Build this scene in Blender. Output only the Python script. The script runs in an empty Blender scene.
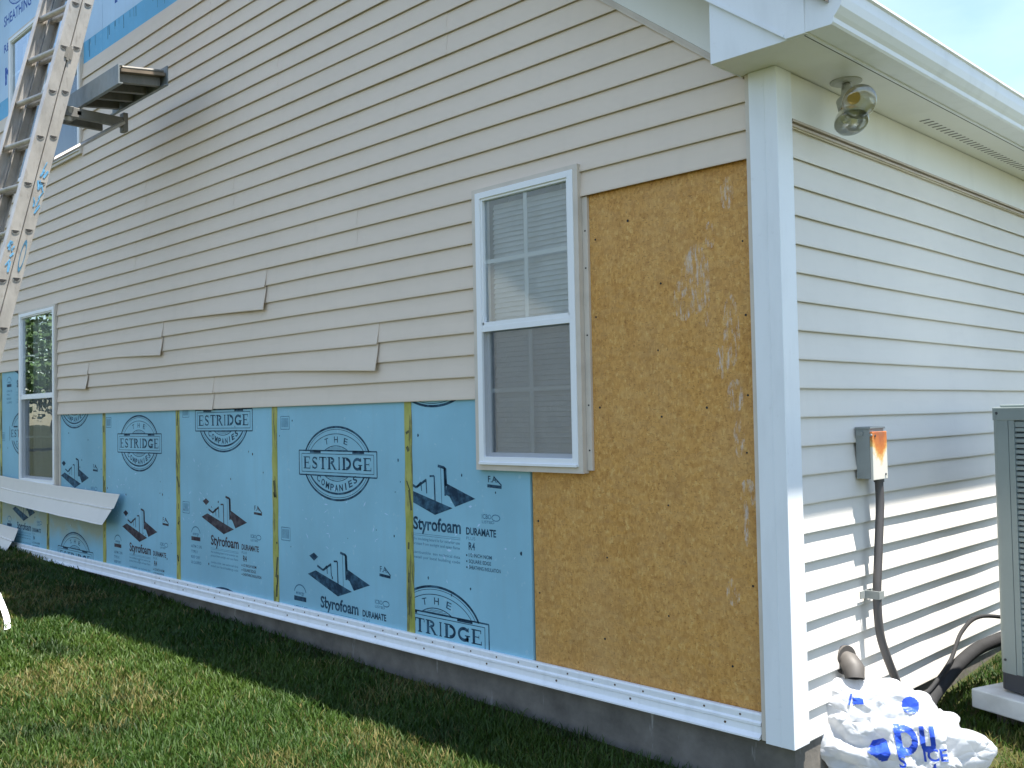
import bpy, bmesh, math, random
import numpy as np
from mathutils import Vector, Matrix, noise
from mathutils.bvhtree import BVHTree
random.seed(7); rng = np.random.default_rng(7)
SC = bpy.context.scene
COL = SC.collection
# Lengths are written in siding courses (one course = 0.1016 m); height 0 is the lowest siding edge over the foam.
U = 0.1016; ZB = 14.0
def W(p): return Vector((p[0]*U, p[1]*U, (p[2]+ZB)*U))

# ------------------------------------------------------------------ camera
CP = (16.7264, -29.5344, -0.7459); YAW, PIT, ROL = math.radians(45.1065), math.radians(1.8455), math.radians(-1.0892)
f_ = Vector((-math.sin(YAW)*math.cos(PIT), math.cos(YAW)*math.cos(PIT), math.sin(PIT)))
r0 = Vector((math.cos(YAW), math.sin(YAW), 0)); u0 = r0.cross(f_)
r_ = r0*math.cos(ROL) + u0*math.sin(ROL); u_ = r_.cross(f_)
cam = bpy.data.cameras.new('camera'); camo = bpy.data.objects.new('camera', cam); COL.objects.link(camo)
M = Matrix((r_, u_, -f_)).transposed().to_4x4(); M.translation = W(CP); camo.matrix_world = M
cam.sensor_width = 36; cam.lens = 974.44/1024*36; cam.clip_start = .05; cam.clip_end = 2000
SC.camera = camo
# ------------------------------------------------------------------ sky and sun
SUN = Vector((.215, .088, 1)).normalized()
wd = bpy.data.worlds.new('World'); SC.world = wd; wd.use_nodes = True
nt = wd.node_tree; bg = nt.nodes['Background']
sky = nt.nodes.new('ShaderNodeTexSky'); sky.sky_type = 'NISHITA'; sky.sun_disc = False
sky.sun_elevation = math.asin(SUN.z); sky.sun_rotation = math.atan2(SUN.x, SUN.y)
sky.air_density = 1.1; sky.dust_density = 0.35; sky.ozone_density = 1.0
# thin high cloud
tc = nt.nodes.new('ShaderNodeTexCoord'); mp = nt.nodes.new('ShaderNodeMapping'); mp.inputs['Scale'].default_value = (1.4, 1.4, 3.0)
nz = nt.nodes.new('ShaderNodeTexNoise'); nz.inputs['Scale'].default_value = 2.1; nz.inputs['Detail'].default_value = 7
cr = nt.nodes.new('ShaderNodeValToRGB'); cr.color_ramp.elements[0].position = .42; cr.color_ramp.elements[1].position = .68
mx = nt.nodes.new('ShaderNodeMix'); mx.data_type = 'RGBA'; mx.inputs[7].default_value = (9.5, 10.2, 11.0, 1)
nt.links.new(tc.outputs['Generated'], mp.inputs[0]); nt.links.new(mp.outputs[0], nz.inputs[0]); nt.links.new(nz.outputs[0], cr.inputs[0])
mm = nt.nodes.new('ShaderNodeMath'); mm.operation = 'MULTIPLY'; mm.inputs[1].default_value = .15
nt.links.new(cr.outputs[0], mm.inputs[0]); nt.links.new(mm.outputs[0], mx.inputs[0]); nt.links.new(sky.outputs[0], mx.inputs[6]); nt.links.new(mx.outputs[2], bg.inputs[0])
bg.inputs[1].default_value = 0.085
sl = bpy.data.lights.new('sun', 'SUN'); sl.energy = 5.0; sl.angle = math.radians(.53); sl.color = (1, .955, .88)
so = bpy.data.objects.new('sun', sl); COL.objects.link(so); so.rotation_euler = SUN.to_track_quat('Z', 'Y').to_euler(); so.location = (0, 0, 20)
SC.view_settings.view_transform = 'Standard'; SC.view_settings.look = 'None'; SC.view_settings.gamma = 1
SC.view_settings.exposure = 1.78
SC.render.engine = 'CYCLES'; SC.cycles.max_bounces = 8; SC.cycles.transparent_max_bounces = 12
SC.render.resolution_x = 1024; SC.render.resolution_y = 768

# ------------------------------------------------------------------ materials
class NT:
    def __init__(s, name):
        s.m = bpy.data.materials.new(name); s.m.use_nodes = True; s.t = s.m.node_tree
        s.b = s.t.nodes['Principled BSDF']; s.c = None
    def n(s, k, **kw):
        nd = s.t.nodes.new('ShaderNode'+k)
        for a, v in kw.items():
            if a.startswith('i_'): nd.inputs[a[2:].replace('_', ' ')].default_value = v
            else: setattr(nd, a, v)
        return nd
    def l(s, a, b): s.t.links.new(a, b)
    def obj(s, scale=(1, 1, 1)):
        if s.c is None: s.c = s.n('TexCoord')
        m = s.n('Mapping'); m.inputs['Scale'].default_value = scale; s.l(s.c.outputs['Object'], m.inputs[0]); return m.outputs[0]
    def noise(s, scale, detail=4, st=(1, 1, 1), rough=.55):
        d = s.n('TexNoise'); d.inputs['Scale'].default_value = scale; d.inputs['Detail'].default_value = detail; d.inputs['Roughness'].default_value = rough
        s.l(s.obj(st), d.inputs[0]); return d.outputs[0]
    def ramp(s, fac, stops):
        r = s.n('ValToRGB'); e = r.color_ramp.elements
        while len(e) < len(stops): e.new(.5)
        for q, (p, c) in zip(e, stops): q.position = p; q.color = (*c, 1) if len(c) == 3 else c
        s.l(fac, r.inputs[0]); return r.outputs[0]
    def mix(s, fac, a, b, mode='MIX'):
        m = s.n('Mix', data_type='RGBA', blend_type=mode)
        for v, i in ((fac, 0), (a, 6), (b, 7)):
            if isinstance(v, (int, float)): m.inputs[i].default_value = v
            elif isinstance(v, tuple): m.inputs[i].default_value = (*v, 1)
            else: s.l(v, m.inputs[i])
        return m.outputs[2]
    def math(s, op, a, b=0.):
        m = s.n('Math', operation=op)
        for i, v in enumerate((a, b)):
            if isinstance(v, (int, float)): m.inputs[i].default_value = v
            else: s.l(v, m.inputs[i])
        return m.outputs[0]
    def base(s, c):
        if isinstance(c, tuple): s.b.inputs['Base Color'].default_value = (*c, 1)
        else: s.l(c, s.b.inputs['Base Color'])
    def bump(s, h, st=.3, d=.005):
        b = s.n('Bump'); b.inputs['Strength'].default_value = st; b.inputs['Distance'].default_value = d
        s.l(h, b.inputs['Height']); s.l(b.outputs[0], s.b.inputs['Normal'])
    def set(s, rough=.5, metal=0., spec=.5):
        s.b.inputs['Roughness'].default_value = rough; s.b.inputs['Metallic'].default_value = metal; s.b.inputs['Specular IOR Level'].default_value = spec; return s
def simple(name, c, rough=.5, metal=0., var=.12, sc=9., dark=None, st=(1, 1, 1), bump=0., spec=.5):
    t = NT(name); n1 = t.noise(sc, 6, st)
    lo = tuple(v*(1-var) for v in c) if dark is None else dark; hi = tuple(min(v*(1+var*.6), .95) for v in c)
    t.base(t.ramp(n1, [(.3, lo), (.52, c), (.75, hi)])); t.set(rough, metal, spec)
    if bump: t.bump(t.noise(sc*6, 3, st), bump, .002)
    return t.m
MT = {}
def vinyl(name, c):
    t = NT(name)
    grain = t.noise(60, 3, (.25, .25, 5)); big = t.noise(1.3, 5); streak = t.noise(5, 5, (2.6, 2.6, .22)); med = t.noise(14, 4, (.5, .5, 1.4))
    a = t.mix(t.ramp(big, [(.3, (0, 0, 0)), (.7, (1, 1, 1))]), tuple(v*.97 for v in c), tuple(min(v*1.02, .9) for v in c))
    a = t.mix(t.math('MULTIPLY', t.ramp(streak, [(.55, (0, 0, 0)), (.8, (1, 1, 1))]), .12), a, tuple(v*.72 for v in c))
    a = t.mix(t.math('MULTIPLY', t.ramp(med, [(.5, (0, 0, 0)), (.8, (1, 1, 1))]), .2), a, tuple(v*.82 for v in c))
    t.base(a); t.set(.6, 0, .2); t.bump(grain, .12, .0015); return t.m
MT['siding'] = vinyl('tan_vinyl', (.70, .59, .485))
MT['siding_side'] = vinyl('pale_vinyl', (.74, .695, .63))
MT['siding_back'] = simple('vinyl_edge', (.50, .42, .33), .6)
MT['casing'] = simple('tan_casing', (.60, .53, .45), .5)
def white(name, c=(.78, .80, .82), dirt=.5, sc=7):
    dirt *= .65; t = NT(name); a = t.noise(sc, 7, (1.5, 1.5, .35)); b = t.noise(40, 3)
    col = t.mix(t.math('MULTIPLY', t.ramp(a, [(.5, (0, 0, 0)), (.78, (1, 1, 1))]), dirt), c, tuple(v*.68 for v in c))
    col = t.mix(t.math('MULTIPLY', t.ramp(b, [(.62, (0, 0, 0)), (.75, (1, 1, 1))]), dirt*.3), col, (.42, .40, .36))
    t.base(col); t.set(.42, 0, .4); return t.m
MT['white'] = white('white_trim'); MT['whiteclean'] = white('white_window', (.80, .81, .82), .2)
MT['soffit'] = white('soffit_white', (.76, .75, .71), .35, 4)
MT['strip'] = white('white_strip', (.84, .85, .86), .6, 12)
def foam(name, c, stain, zst):
    t = NT(name); big = t.noise(1.6, 5); fine = t.noise(30, 5); vert = t.noise(9, 4, (2.5, 1, .25))
    a = t.mix(t.ramp(big, [(.3, (0, 0, 0)), (.7, (1, 1, 1))]), tuple(v*.90 for v in c), tuple(min(v*1.12, .9) for v in c))
    a = t.mix(t.math('MULTIPLY', t.ramp(vert, [(.5, (0, 0, 0)), (.8, (1, 1, 1))]), .35), a, tuple(v*.78+.05 for v in c))
    a = t.mix(t.math('MULTIPLY', t.ramp(fine, [(.64, (0, 0, 0)), (.72, (1, 1, 1))]), .25), a, (.55, .68, .74))
    if stain:   # rain-washed dirt band that ran under the loose strip
        sx = t.n('SeparateXYZ'); t.l(t.c.outputs['Object'], sx.inputs[0])
        d = t.math('ABSOLUTE', t.math('SUBTRACT', sx.outputs[2], (zst+ZB)*U)); m_ = t.math('SUBTRACT', 1.5, t.math('MULTIPLY', d, 7.5))
        m_ = t.math('MULTIPLY', m_, t.ramp(t.noise(7, 6), [(.25, (.2, .2, .2)), (.6, (1, 1, 1))])); m_ = t.math('MINIMUM', t.math('MAXIMUM', m_, 0), .9)
        a = t.mix(t.math('MULTIPLY', m_, .8), a, (.34, .32, .17))
    t.base(a); t.set(.62, 0, .3); t.bump(fine, .12, .002); return t.m
MT['foam'] = foam('blue_foam', (.25, .485, .60), False, 0)
MT['foam_stain'] = foam('stained_blue_foam', (.225, .455, .565), True, -8.4)
MT['foam_fade'] = foam('faded_blue_foam', (.45, .62, .80), False, 0)
MT['foam_new'] = foam('fresh_blue_foam', (.14, .42, .66), False, 0)
MT['ink'] = simple('dark_ink', (.022, .045, .075), .7, dark=(.012, .025, .045), var=.9, sc=16, spec=.2)
def ink(name, c, c2):
    t = NT(name); t.base(t.ramp(t.noise(26, 5), [(.42, c), (.68, c2)])); t.set(.7, 0, .2); return t.m
MT['ink'] = ink('dark_ink', (.012, .035, .065), (.05, .13, .20))
MT['ink_brown'] = ink('weathered_ink', (.04, .03, .04), (.10, .09, .10))
MT['ink_pale'] = ink('pale_ink', (.05, .14, .22), (.11, .26, .38))
MT['ink_blue'] = ink('blue_ink', (.03, .09, .36), (.14, .26, .60))
t = NT('yellow_tape'); a = t.ramp(t.noise(14, 6, (1, 1, .6)), [(.35, (.30, .32, .06)), (.6, (.42, .41, .11))])
b = t.ramp(t.noise(9, 6, (3, 3, .5), .7), [(.5, (0, 0, 0)), (.6, (1, 1, 1))]); t.base(t.mix(t.math('MULTIPLY', b, .8), a, (.09, .09, .045))); t.set(.6); MT['tape'] = t.m
# osb
t = NT('strand_board')
v1 = t.n('TexVoronoi', feature='F1', distance='EUCLIDEAN'); v1.inputs['Scale'].default_value = 75; v1.inputs['Randomness'].default_value = 1
wn = t.n('TexNoise'); wn.inputs['Scale'].default_value = 7; t.l(t.obj((1, 1, 1)), wn.inputs[0])
ad = t.n('VectorMath', operation='MULTIPLY_ADD'); ad.inputs[1].default_value = (.05, .0, .05); t.l(wn.outputs['Color'], ad.inputs[0]); t.l(t.obj((1.15, 1, .8)), ad.inputs[2]); t.l(ad.outputs[0], v1.inputs[0])
v2 = t.n('TexVoronoi', feature='F1'); v2.inputs['Scale'].default_value = 110
m2 = t.n('Mapping'); m2.inputs['Rotation'].default_value = (0, .9, 0); m2.inputs['Scale'].default_value = (1.3, 1, .65); t.l(t.c.outputs['Object'], m2.inputs[0]); t.l(m2.outputs[0], v2.inputs[0])
s1 = t.n('SeparateColor'); t.l(v1.outputs['Color'], s1.inputs[0]); s2 = t.n('SeparateColor'); t.l(v2.outputs['Color'], s2.inputs[0])
fl = t.math('ADD', t.math('MULTIPLY', s1.outputs[0], .5), t.math('MULTIPLY', s2.outputs[1], .5))
c0 = t.ramp(fl, [(.12, (.46, .215, .05)), (.45, (.56, .285, .07)), (.75, (.62, .33, .088)), (.97, (.68, .42, .14))])
c0 = t.mix(t.math('MULTIPLY', t.ramp(t.noise(2.6, 6, (1.2, 1, .7)), [(.35, (0, 0, 0)), (.7, (1, 1, 1))]), .35), c0, (.58, .36, .155))
c0 = t.mix(t.math('MULTIPLY', t.ramp(t.noise(5, 7, (1.5, 1, .6), .7), [(.55, (0, 0, 0)), (.75, (1, 1, 1))]), .45), c0, (.31, .15, .045))
c0 = t.mix(t.math('MULTIPLY', t.ramp(t.noise(110, 3, (.8, 1, 1.6), .7), [(.57, (0, 0, 0)), (.68, (1, 1, 1))]), .65), c0, (.20, .09, .03))
c0 = t.mix(t.math('MULTIPLY', t.ramp(t.noise(38, 6, (1, 1, 1.2), .75), [(.63, (0, 0, 0)), (.70, (1, 1, 1))]), .75), c0, (.13, .055, .02))
# smears of torn white wrap left on the board: (x, z, half width, half height)
tot = None; MSK = 1
sx = t.n('SeparateXYZ'); t.l(t.c.outputs['Object'], sx.inputs[0])
for (px, pz, wx, wz) in [(-2.15, 6.9, .25, .6), (-2.9, 5.5, .2, .5), (-3.55, 4.0, .55, 1.3), (-4.1, 3.3, .4, .8), (-2.1, 2.0, .3, 1.3), (-2.5, .9, .25, .6), (-2.0, -.3, .3, .6), (-1.9, -1.8, .2, .7), (-3.1, 3.2, .12, 1.0), (-1.6, -3.7, .3, .5), (-2.3, -7.2, .25, .5), (-1.7, -4.6, .1, 1.0)]:
    ax = t.math('DIVIDE', t.math('SUBTRACT', sx.outputs[0], px*U), wx*U*1.5); az = t.math('DIVIDE', t.math('SUBTRACT', sx.outputs[2], (pz+ZB)*U), wz*U*1.3)
    q = t.math('SUBTRACT', 1, t.math('ADD', t.math('MULTIPLY', ax, ax), t.math('MULTIPLY', az, az)))
    tot = q if tot is None else t.math('MAXIMUM', tot, q)
nn = t.noise(38, 8, (2.2, 1, .42), .8)
k = t.math('MULTIPLY', t.math('MINIMUM', t.math('MULTIPLY', t.math('MAXIMUM', tot, 0), 2.2), 1), nn); k = t.ramp(k, [(.50, (0, 0, 0)), (.60, (1, 1, 1))])
c0 = t.mix(t.math('MULTIPLY', k, .75), c0, (.60, .55, .52))
v3 = t.n('TexVoronoi', feature='F1'); v3.inputs['Scale'].default_value = 34; m3 = t.n('Mapping'); m3.inputs['Rotation'].default_value = (0, -.5, 0); m3.inputs['Scale'].default_value = (.75, 1, 1.5); t.l(t.c.outputs['Object'], m3.inputs[0]); t.l(m3.outputs[0], v3.inputs[0]); s3 = t.n('SeparateColor'); t.l(v3.outputs['Color'], s3.inputs[0])
c0 = t.mix(t.math('MULTIPLY', t.ramp(s3.outputs[0], [(.62, (0, 0, 0)), (.72, (1, 1, 1))]), .14), c0, (.62, .40, .17))
c0 = t.mix(t.math('MULTIPLY', t.ramp(s3.outputs[1], [(.78, (0, 0, 0)), (.86, (1, 1, 1))]), .15), c0, (.30, .14, .04))
t.base(c0); t.set(.65, 0, .3); t.bump(fl, .25, .0015); MT['osb'] = t.m
# concrete
t = NT('foundation_concrete'); a = t.ramp(t.noise(6, 7, (1, 1, 1), .65), [(.3, (.10, .092, .08)), (.6, (.17, .155, .135)), (.8, (.22, .20, .18))])
s = t.ramp(t.noise(5, 5, (3.0, 3.0, .45), .6), [(.64, (0, 0, 0)), (.70, (1, 1, 1))]); t.base(t.mix(t.math('MULTIPLY', s, .5), a, (.45, .44, .42))); t.set(.9, 0, .2); t.bump(t.noise(45, 5), .5, .004); MT['concrete'] = t.m
def alu(name, c, metal=.55, rough=.42):
    t = NT(name); a = t.noise(11, 7, (1, 1, .5), .65); b = t.noise(45, 5, (1, 1, .3))
    col = t.ramp(a, [(.3, tuple(v*.72 for v in c)), (.55, c), (.8, tuple(min(.9, v*1.15) for v in c))])
    col = t.mix(t.math('MULTIPLY', t.ramp(b, [(.58, (0, 0, 0)), (.7, (1, 1, 1))]), .45), col, (.24, .20, .17))
    t.base(col); t.set(rough, metal, .5); t.bump(b, .15, .001); return t.m
MT['alu'] = alu('worn_aluminium', (.48, .455, .42)); MT['aludark'] = alu('dirty_aluminium', (.20, .19, .17), .3, .55)
MT['plankrail'] = alu('grey_rail', (.24, .265, .27), .3, .5)
MT['hole'] = simple('dark_hollow', (.02, .02, .02), .8)
MT['grime'] = simple('tape_grime', (.10, .105, .05), .9, sc=30, var=.5)
MT['wood'] = simple('dirty_ply', (.17, .13, .09), .8, sc=7, var=.6, st=(3, 1, 1), bump=.3)
MT['paintblue'] = simple('blue_paint_mark', (.10, .30, .50), .6, var=.5, sc=30)
MT['acgreen'] = simple('grey_green_enamel', (.23, .275, .27), .38, var=.12, sc=4)
MT['acdark'] = simple('dark_louvre_hollow', (.006, .006, .006), .9)
MT['acbase'] = simple('dark_base_pan', (.035, .04, .05), .5)
MT['pad'] = simple('pale_pad', (.62, .65, .66), .8, sc=12, var=.18, bump=.2)
MT['rubber'] = simple('black_foam_sleeve', (.008, .008, .009), .85, bump=.4, sc=12, var=.5)
MT['conduit'] = simple('grey_conduit', (.075, .07, .07), .5)
MT['boxgrey'] = simple('grey_box_enamel', (.27, .29, .28), .45, sc=14)
MT['ventgrey'] = simple('grey_plastic', (.075, .068, .062), .6)
t = NT('rusted_cover'); n1 = t.math('ADD', t.math('MULTIPLY', t.noise(30, 7), .6), t.math('MULTIPLY', t.noise(110, 4), .4)); sx = t.n('SeparateXYZ'); t.c = t.c or t.n('TexCoord'); t.l(t.c.outputs['Object'], sx.inputs[0])
hz = t.math('SUBTRACT', sx.outputs[2], (.42)*U); hz = t.math('ADD', t.math('MULTIPLY', hz, 7.0), t.math('MULTIPLY', t.math('SUBTRACT', n1, .5), .9))
yy = t.math('ABSOLUTE', t.math('SUBTRACT', sx.outputs[1], .62*U)); hz = t.math('SUBTRACT', hz, t.math('MULTIPLY', yy, 6.0))
t.base(t.ramp(hz, [(.0, (.62, .60, .52)), (.16, (.62, .42, .14)), (.34, (.52, .17, .03)), (.72, (.34, .09, .025)), (.9, (.24, .12, .06))])); t.set(.7); MT['rust'] = t.m
t = NT('crumpled_plastic'); t.base((.58, .60, .64)); t.set(.25, 0, .5); t.b.inputs['Transmission Weight'].default_value = 0
v = t.n('TexVoronoi', feature='DISTANCE_TO_EDGE'); v.inputs['Scale'].default_value = 16; wn = t.n('TexNoise'); wn.inputs['Scale'].default_value = 9; t.l(t.obj(), wn.inputs[0])
ad = t.n('VectorMath', operation='MULTIPLY_ADD'); ad.inputs[1].default_value = (.12, .12, .12); t.l(wn.outputs['Color'], ad.inputs[0]); t.l(t.c.outputs['Object'], ad.inputs[2]); t.l(ad.outputs[0], v.inputs[0])
t.bump(v.outputs[0], .8, .02)
tr = t.n('BsdfTranslucent'); tr.inputs[0].default_value = (.8, .83, .86, 1); ms = t.n('MixShader'); ms.inputs[0].default_value = .4
out = t.t.nodes['Material Output']; t.l(t.b.outputs[0], ms.inputs[1]); t.l(tr.outputs[0], ms.inputs[2]); t.l(ms.outputs[0], out.inputs[0]); MT['bag'] = t.m
MT['bagblue'] = simple('blue_bag_print', (.02, .07, .50), .4, var=.3)
# glass
def glass(name, tint, refl, rough=.0, wob=.02):
    t = NT(name); out = t.t.nodes['Material Output']
    tp = t.n('BsdfTransparent'); tp.inputs[0].default_value = (*tint, 1); gl = t.n('BsdfGlossy'); gl.inputs['Roughness'].default_value = rough; gl.inputs[0].default_value = (.9, .97, 1, 1)
    fr = t.n('Fresnel'); fr.inputs[0].default_value = 1.5
    fac = t.math('ADD', t.math('MULTIPLY', fr.outputs[0], 1.3), refl)
    bp = t.n('Bump'); bp.inputs['Strength'].default_value = wob; bp.inputs['Distance'].default_value = .02; t.l(t.noise(5, 1), bp.inputs['Height']); t.l(bp.outputs[0], gl.inputs['Normal'])
    ms = t.n('MixShader'); t.l(fac, ms.inputs[0]); t.l(tp.outputs[0], ms.inputs[1]); t.l(gl.outputs[0], ms.inputs[2]); t.l(ms.outputs[0], out.inputs[0]); return t.m
MT['glass'] = glass('window_glass', (.9, .93, .93), .25); t = NT('insect_screen'); out = t.t.nodes['Material Output']; tp = t.n('BsdfTransparent'); tp.inputs[0].default_value = (1, 1, 1, 1); df = t.n('BsdfDiffuse'); df.inputs[0].default_value = (.10, .11, .125, 1); ms = t.n('MixShader'); ms.inputs[0].default_value = .36; t.l(tp.outputs[0], ms.inputs[1]); t.l(df.outputs[0], ms.inputs[2]); t.l(ms.outputs[0], out.inputs[0]); MT['screen'] = t.m
MT['bulbglass'] = glass('bulb_glass', (.95, .96, .95), .04, .02)
t = NT('bulb_reflector'); t.base((.88, .87, .83)); t.set(.24, .75); t.bump(t.noise(60, 2), .5, .004); MT['mirror'] = t.m
MT['brass'] = simple('brass_collar', (.55, .36, .12), .25, 1.0)
MT['blind'] = simple('blind_slat', (.70, .72, .73), .5)
MT['interior'] = simple('dim_room', (.45, .44, .42), .9)
MT['shingle'] = simple('asphalt_shingle', (.12, .11, .10), .95, sc=40, var=.4, bump=.4)
MT['lampgrey'] = simple('lamp_enamel', (.42, .42, .38), .5)

# ------------------------------------------------------------------ mesh helper
class MB:
    def __init__(s): s.v = []; s.f = []
    def add(s, vs, fs):
        o = len(s.v); s.v += [tuple(p) for p in vs]; s.f += [tuple(i+o for i in q) for q in fs]; return s
    def box(s, x0, x1, y0, y1, z0, z1):
        x0, x1 = sorted((x0, x1)); y0, y1 = sorted((y0, y1)); z0, z1 = sorted((z0, z1))
        return s.add([(x0,y0,z0),(x1,y0,z0),(x1,y1,z0),(x0,y1,z0),(x0,y0,z1),(x1,y0,z1),(x1,y1,z1),(x0,y1,z1)],
                     [(0,3,2,1),(4,5,6,7),(0,1,5,4),(1,2,6,5),(2,3,7,6),(3,0,4,7)])
    def obox(s, c, ax, ay, az):   # oriented box: centre and half-axis vectors
        c = Vector(c); ax = Vector(ax); ay = Vector(ay); az = Vector(az)
        vs = [c+i*ax+j*ay+k*az for k in (-1, 1) for (i, j) in ((-1,-1),(1,-1),(1,1),(-1,1))]
        return s.add(vs, [(0,3,2,1),(4,5,6,7),(0,1,5,4),(1,2,6,5),(2,3,7,6),(3,0,4,7)])
    def prism(s, pts, d0, d1, plane='xz'):   # polygon in a plane, extruded between d0 and d1 on the third axis
        n = len(pts)
        def P(a, b, d): return {'xz': (a, d, b), 'yz': (d, a, b), 'xy': (a, b, d)}[plane]
        vs = [P(a, b, d0) for a, b in pts]+[P(a, b, d1) for a, b in pts]
        return s.add(vs, [tuple(range(n)), tuple(range(2*n-1, n-1, -1))]+[(i, (i+1) % n, (i+1) % n+n, i+n) for i in range(n)])
    def tube(s, pts, rad, n=10, cap=True):
        pts = [Vector(p) for p in pts]; rad = rad if isinstance(rad, (list, tuple)) else [rad]*len(pts); rings = []; prev = None
        for i, p in enumerate(pts):
            d = (pts[min(i+1, len(pts)-1)]-pts[max(i-1, 0)]).normalized()
            a = prev-d*prev.dot(d) if prev is not None else d.cross(Vector((0, 0, 1)) if abs(d.z) < .9 else Vector((1, 0, 0)))
            a.normalize(); prev = a; b = d.cross(a)
            rings.append([p+(a*math.cos(2*math.pi*k/n)+b*math.sin(2*math.pi*k/n))*rad[i] for k in range(n)])
        vs = [q for r in rings for q in r]; fs = [(i*n+k, i*n+(k+1) % n, (i+1)*n+(k+1) % n, (i+1)*n+k) for i in range(len(pts)-1) for k in range(n)]
        if cap: fs += [tuple(range(n-1, -1, -1)), tuple((len(pts)-1)*n+k for k in range(n))]
        return s.add(vs, fs)
    def build(s, name, mat, parent=None, clips=(), bevel=0, smooth=False, mats=None, recalc=True):
        me = bpy.data.meshes.new(name); o_ = parent_loc(parent)
        me.from_pydata([W(p)-o_ for p in s.v], [], s.f)
        if clips or recalc:
            bm = bmesh.new(); bm.from_mesh(me)
            for co, no in clips:   # keep the side the normal points away from
                bmesh.ops.bisect_plane(bm, geom=bm.verts[:]+bm.edges[:]+bm.faces[:], plane_co=W(co)-o_, plane_no=no, clear_outer=True)
            if recalc: bmesh.ops.recalc_face_normals(bm, faces=bm.faces)
            bm.to_mesh(me); bm.free()
        me.materials.append(MT[mat] if isinstance(mat, str) else mat)
        o = bpy.data.objects.new(name, me); COL.objects.link(o)
        if parent: o.parent = parent
        if bevel:
            b = o.modifiers.new('bevel', 'BEVEL'); b.width = bevel*U; b.segments = 2; b.limit_method = 'ANGLE'
        if smooth:
            for p in me.polygons: p.use_smooth = True
        return o
def parent_loc(p):
    v = Vector((0, 0, 0))
    while p is not None: v += p.location; p = p.parent
    return v
def tag(o, label=None, cat=None, group=None, kind=None):
    for k, v in (('label', label), ('category', cat), ('group', group), ('kind', kind)):
        if v: o[k] = v
    return o
def empty(name, p, label, cat, group=None):
    o = bpy.data.objects.new(name, None); COL.objects.link(o); o.location = W(p); o.empty_display_size = .1
    return tag(o, label, cat, group)
def ground_z(x, y):
    return -13.9 - .0305*(min(x, 0)+1) + (.085*max(y, 0) if y > 0 else .012*y)

# ================================================================== SETTING
def gnd():
    xs = sorted(set([-6000, -2500, -1200, -600, -350, -250]+list(range(-180, 61, 4))+[100, 200, 400, 900, 2500, 6000])); ys = sorted(set([-6000, -2500, -1200, -600, -350, -200]+list(range(-100, 101, 4))+[150, 300, 700, 2000, 6000]))
    m = MB(); nx = len(xs)
    def gz(x, y):
        cx, cy = max(-180, min(60, x)), max(-100, min(100, y))
        return ground_z(cx, cy)+noise.noise(Vector((x*.06, y*.06, 3)))*.25*(1 if abs(x) < 400 else 0)
    m.add([(x, y, gz(x, y)) for y in ys for x in xs], [(j*nx+i, j*nx+i+1, (j+1)*nx+i+1, (j+1)*nx+i) for j in range(len(ys)-1) for i in range(nx-1)])
    t = NT('lawn_soil'); a = t.ramp(t.noise(1.1, 6), [(.3, (.018, .028, .008)), (.55, (.035, .045, .013)), (.75, (.08, .07, .03))])
    a = t.mix(t.ramp(t.noise(90, 3), [(.4, (0, 0, 0)), (.7, (1, 1, 1))]), a, (.045, .04, .022)); t.base(a); t.set(.95, 0, .1); t.bump(t.noise(60, 4), .8, .01)
    tag(m.build('ground', t.m, smooth=True), kind='structure')
gnd()

# ================================================================== HOUSE
EA, RS = 9.9, .755                       # lower edge of the rake trim on the wall: z = EA - RS*x
house = empty('house', (0, 0, -13.9), 'tan two-storey house with half of its gable siding stripped to blue foam and strand board', 'house')
RIDGE = -59.0
def rk(x): return EA-RS*x if x > RIDGE else EA-RS*RIDGE-(x-RIDGE)*-RS
RN = Vector((RS, 0, 1)).normalized(); RN2 = Vector((-RS, 0, 1)).normalized()
gclip = [((0, 0, EA), RN), ((2*RIDGE, 0, EA), RN2)]

def course(m, x0, x1, z0, ztop=1.0, fx=None, axis='g', off=0.0):
    """one clapboard course between x0 and x1; fx(x) gives (drop, out, swing) for loose panels"""
    n = max(2, int(abs(x1-x0)/1.2)); prof = [(.012, .118), (.0, .135), (.035, .145), (.12, .138), (.55*ztop, .075), (ztop, .03), (ztop+.2, .012)]
    vs = []; fs = []
    for i in range(n+1):
        x = x0+(x1-x0)*i/n
        j = noise.noise(Vector((x*.13, z0*.7, 1)))*.022; jo = noise.noise(Vector((x*.35, z0*1.3, 7)))*.012
        for (pz, po) in prof:
            d, o2 = fx(x, pz) if fx else (0, 0)
            z = z0+pz+j*max(0, 1-pz)-d; o = po+off+jo+o2
            vs.append((x, .125-o, z) if axis == 'g' else (o-.125, x, z))
    k = len(prof)
    for i in range(n):
        for a in range(k-1): fs.append((i*k+a, (i+1)*k+a, (i+1)*k+a+1, i*k+a+1))
    m.add(vs, fs)
def smooth01(t_): t_ = max(0., min(1., t_)); return t_*t_*(3-2*t_)
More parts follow.
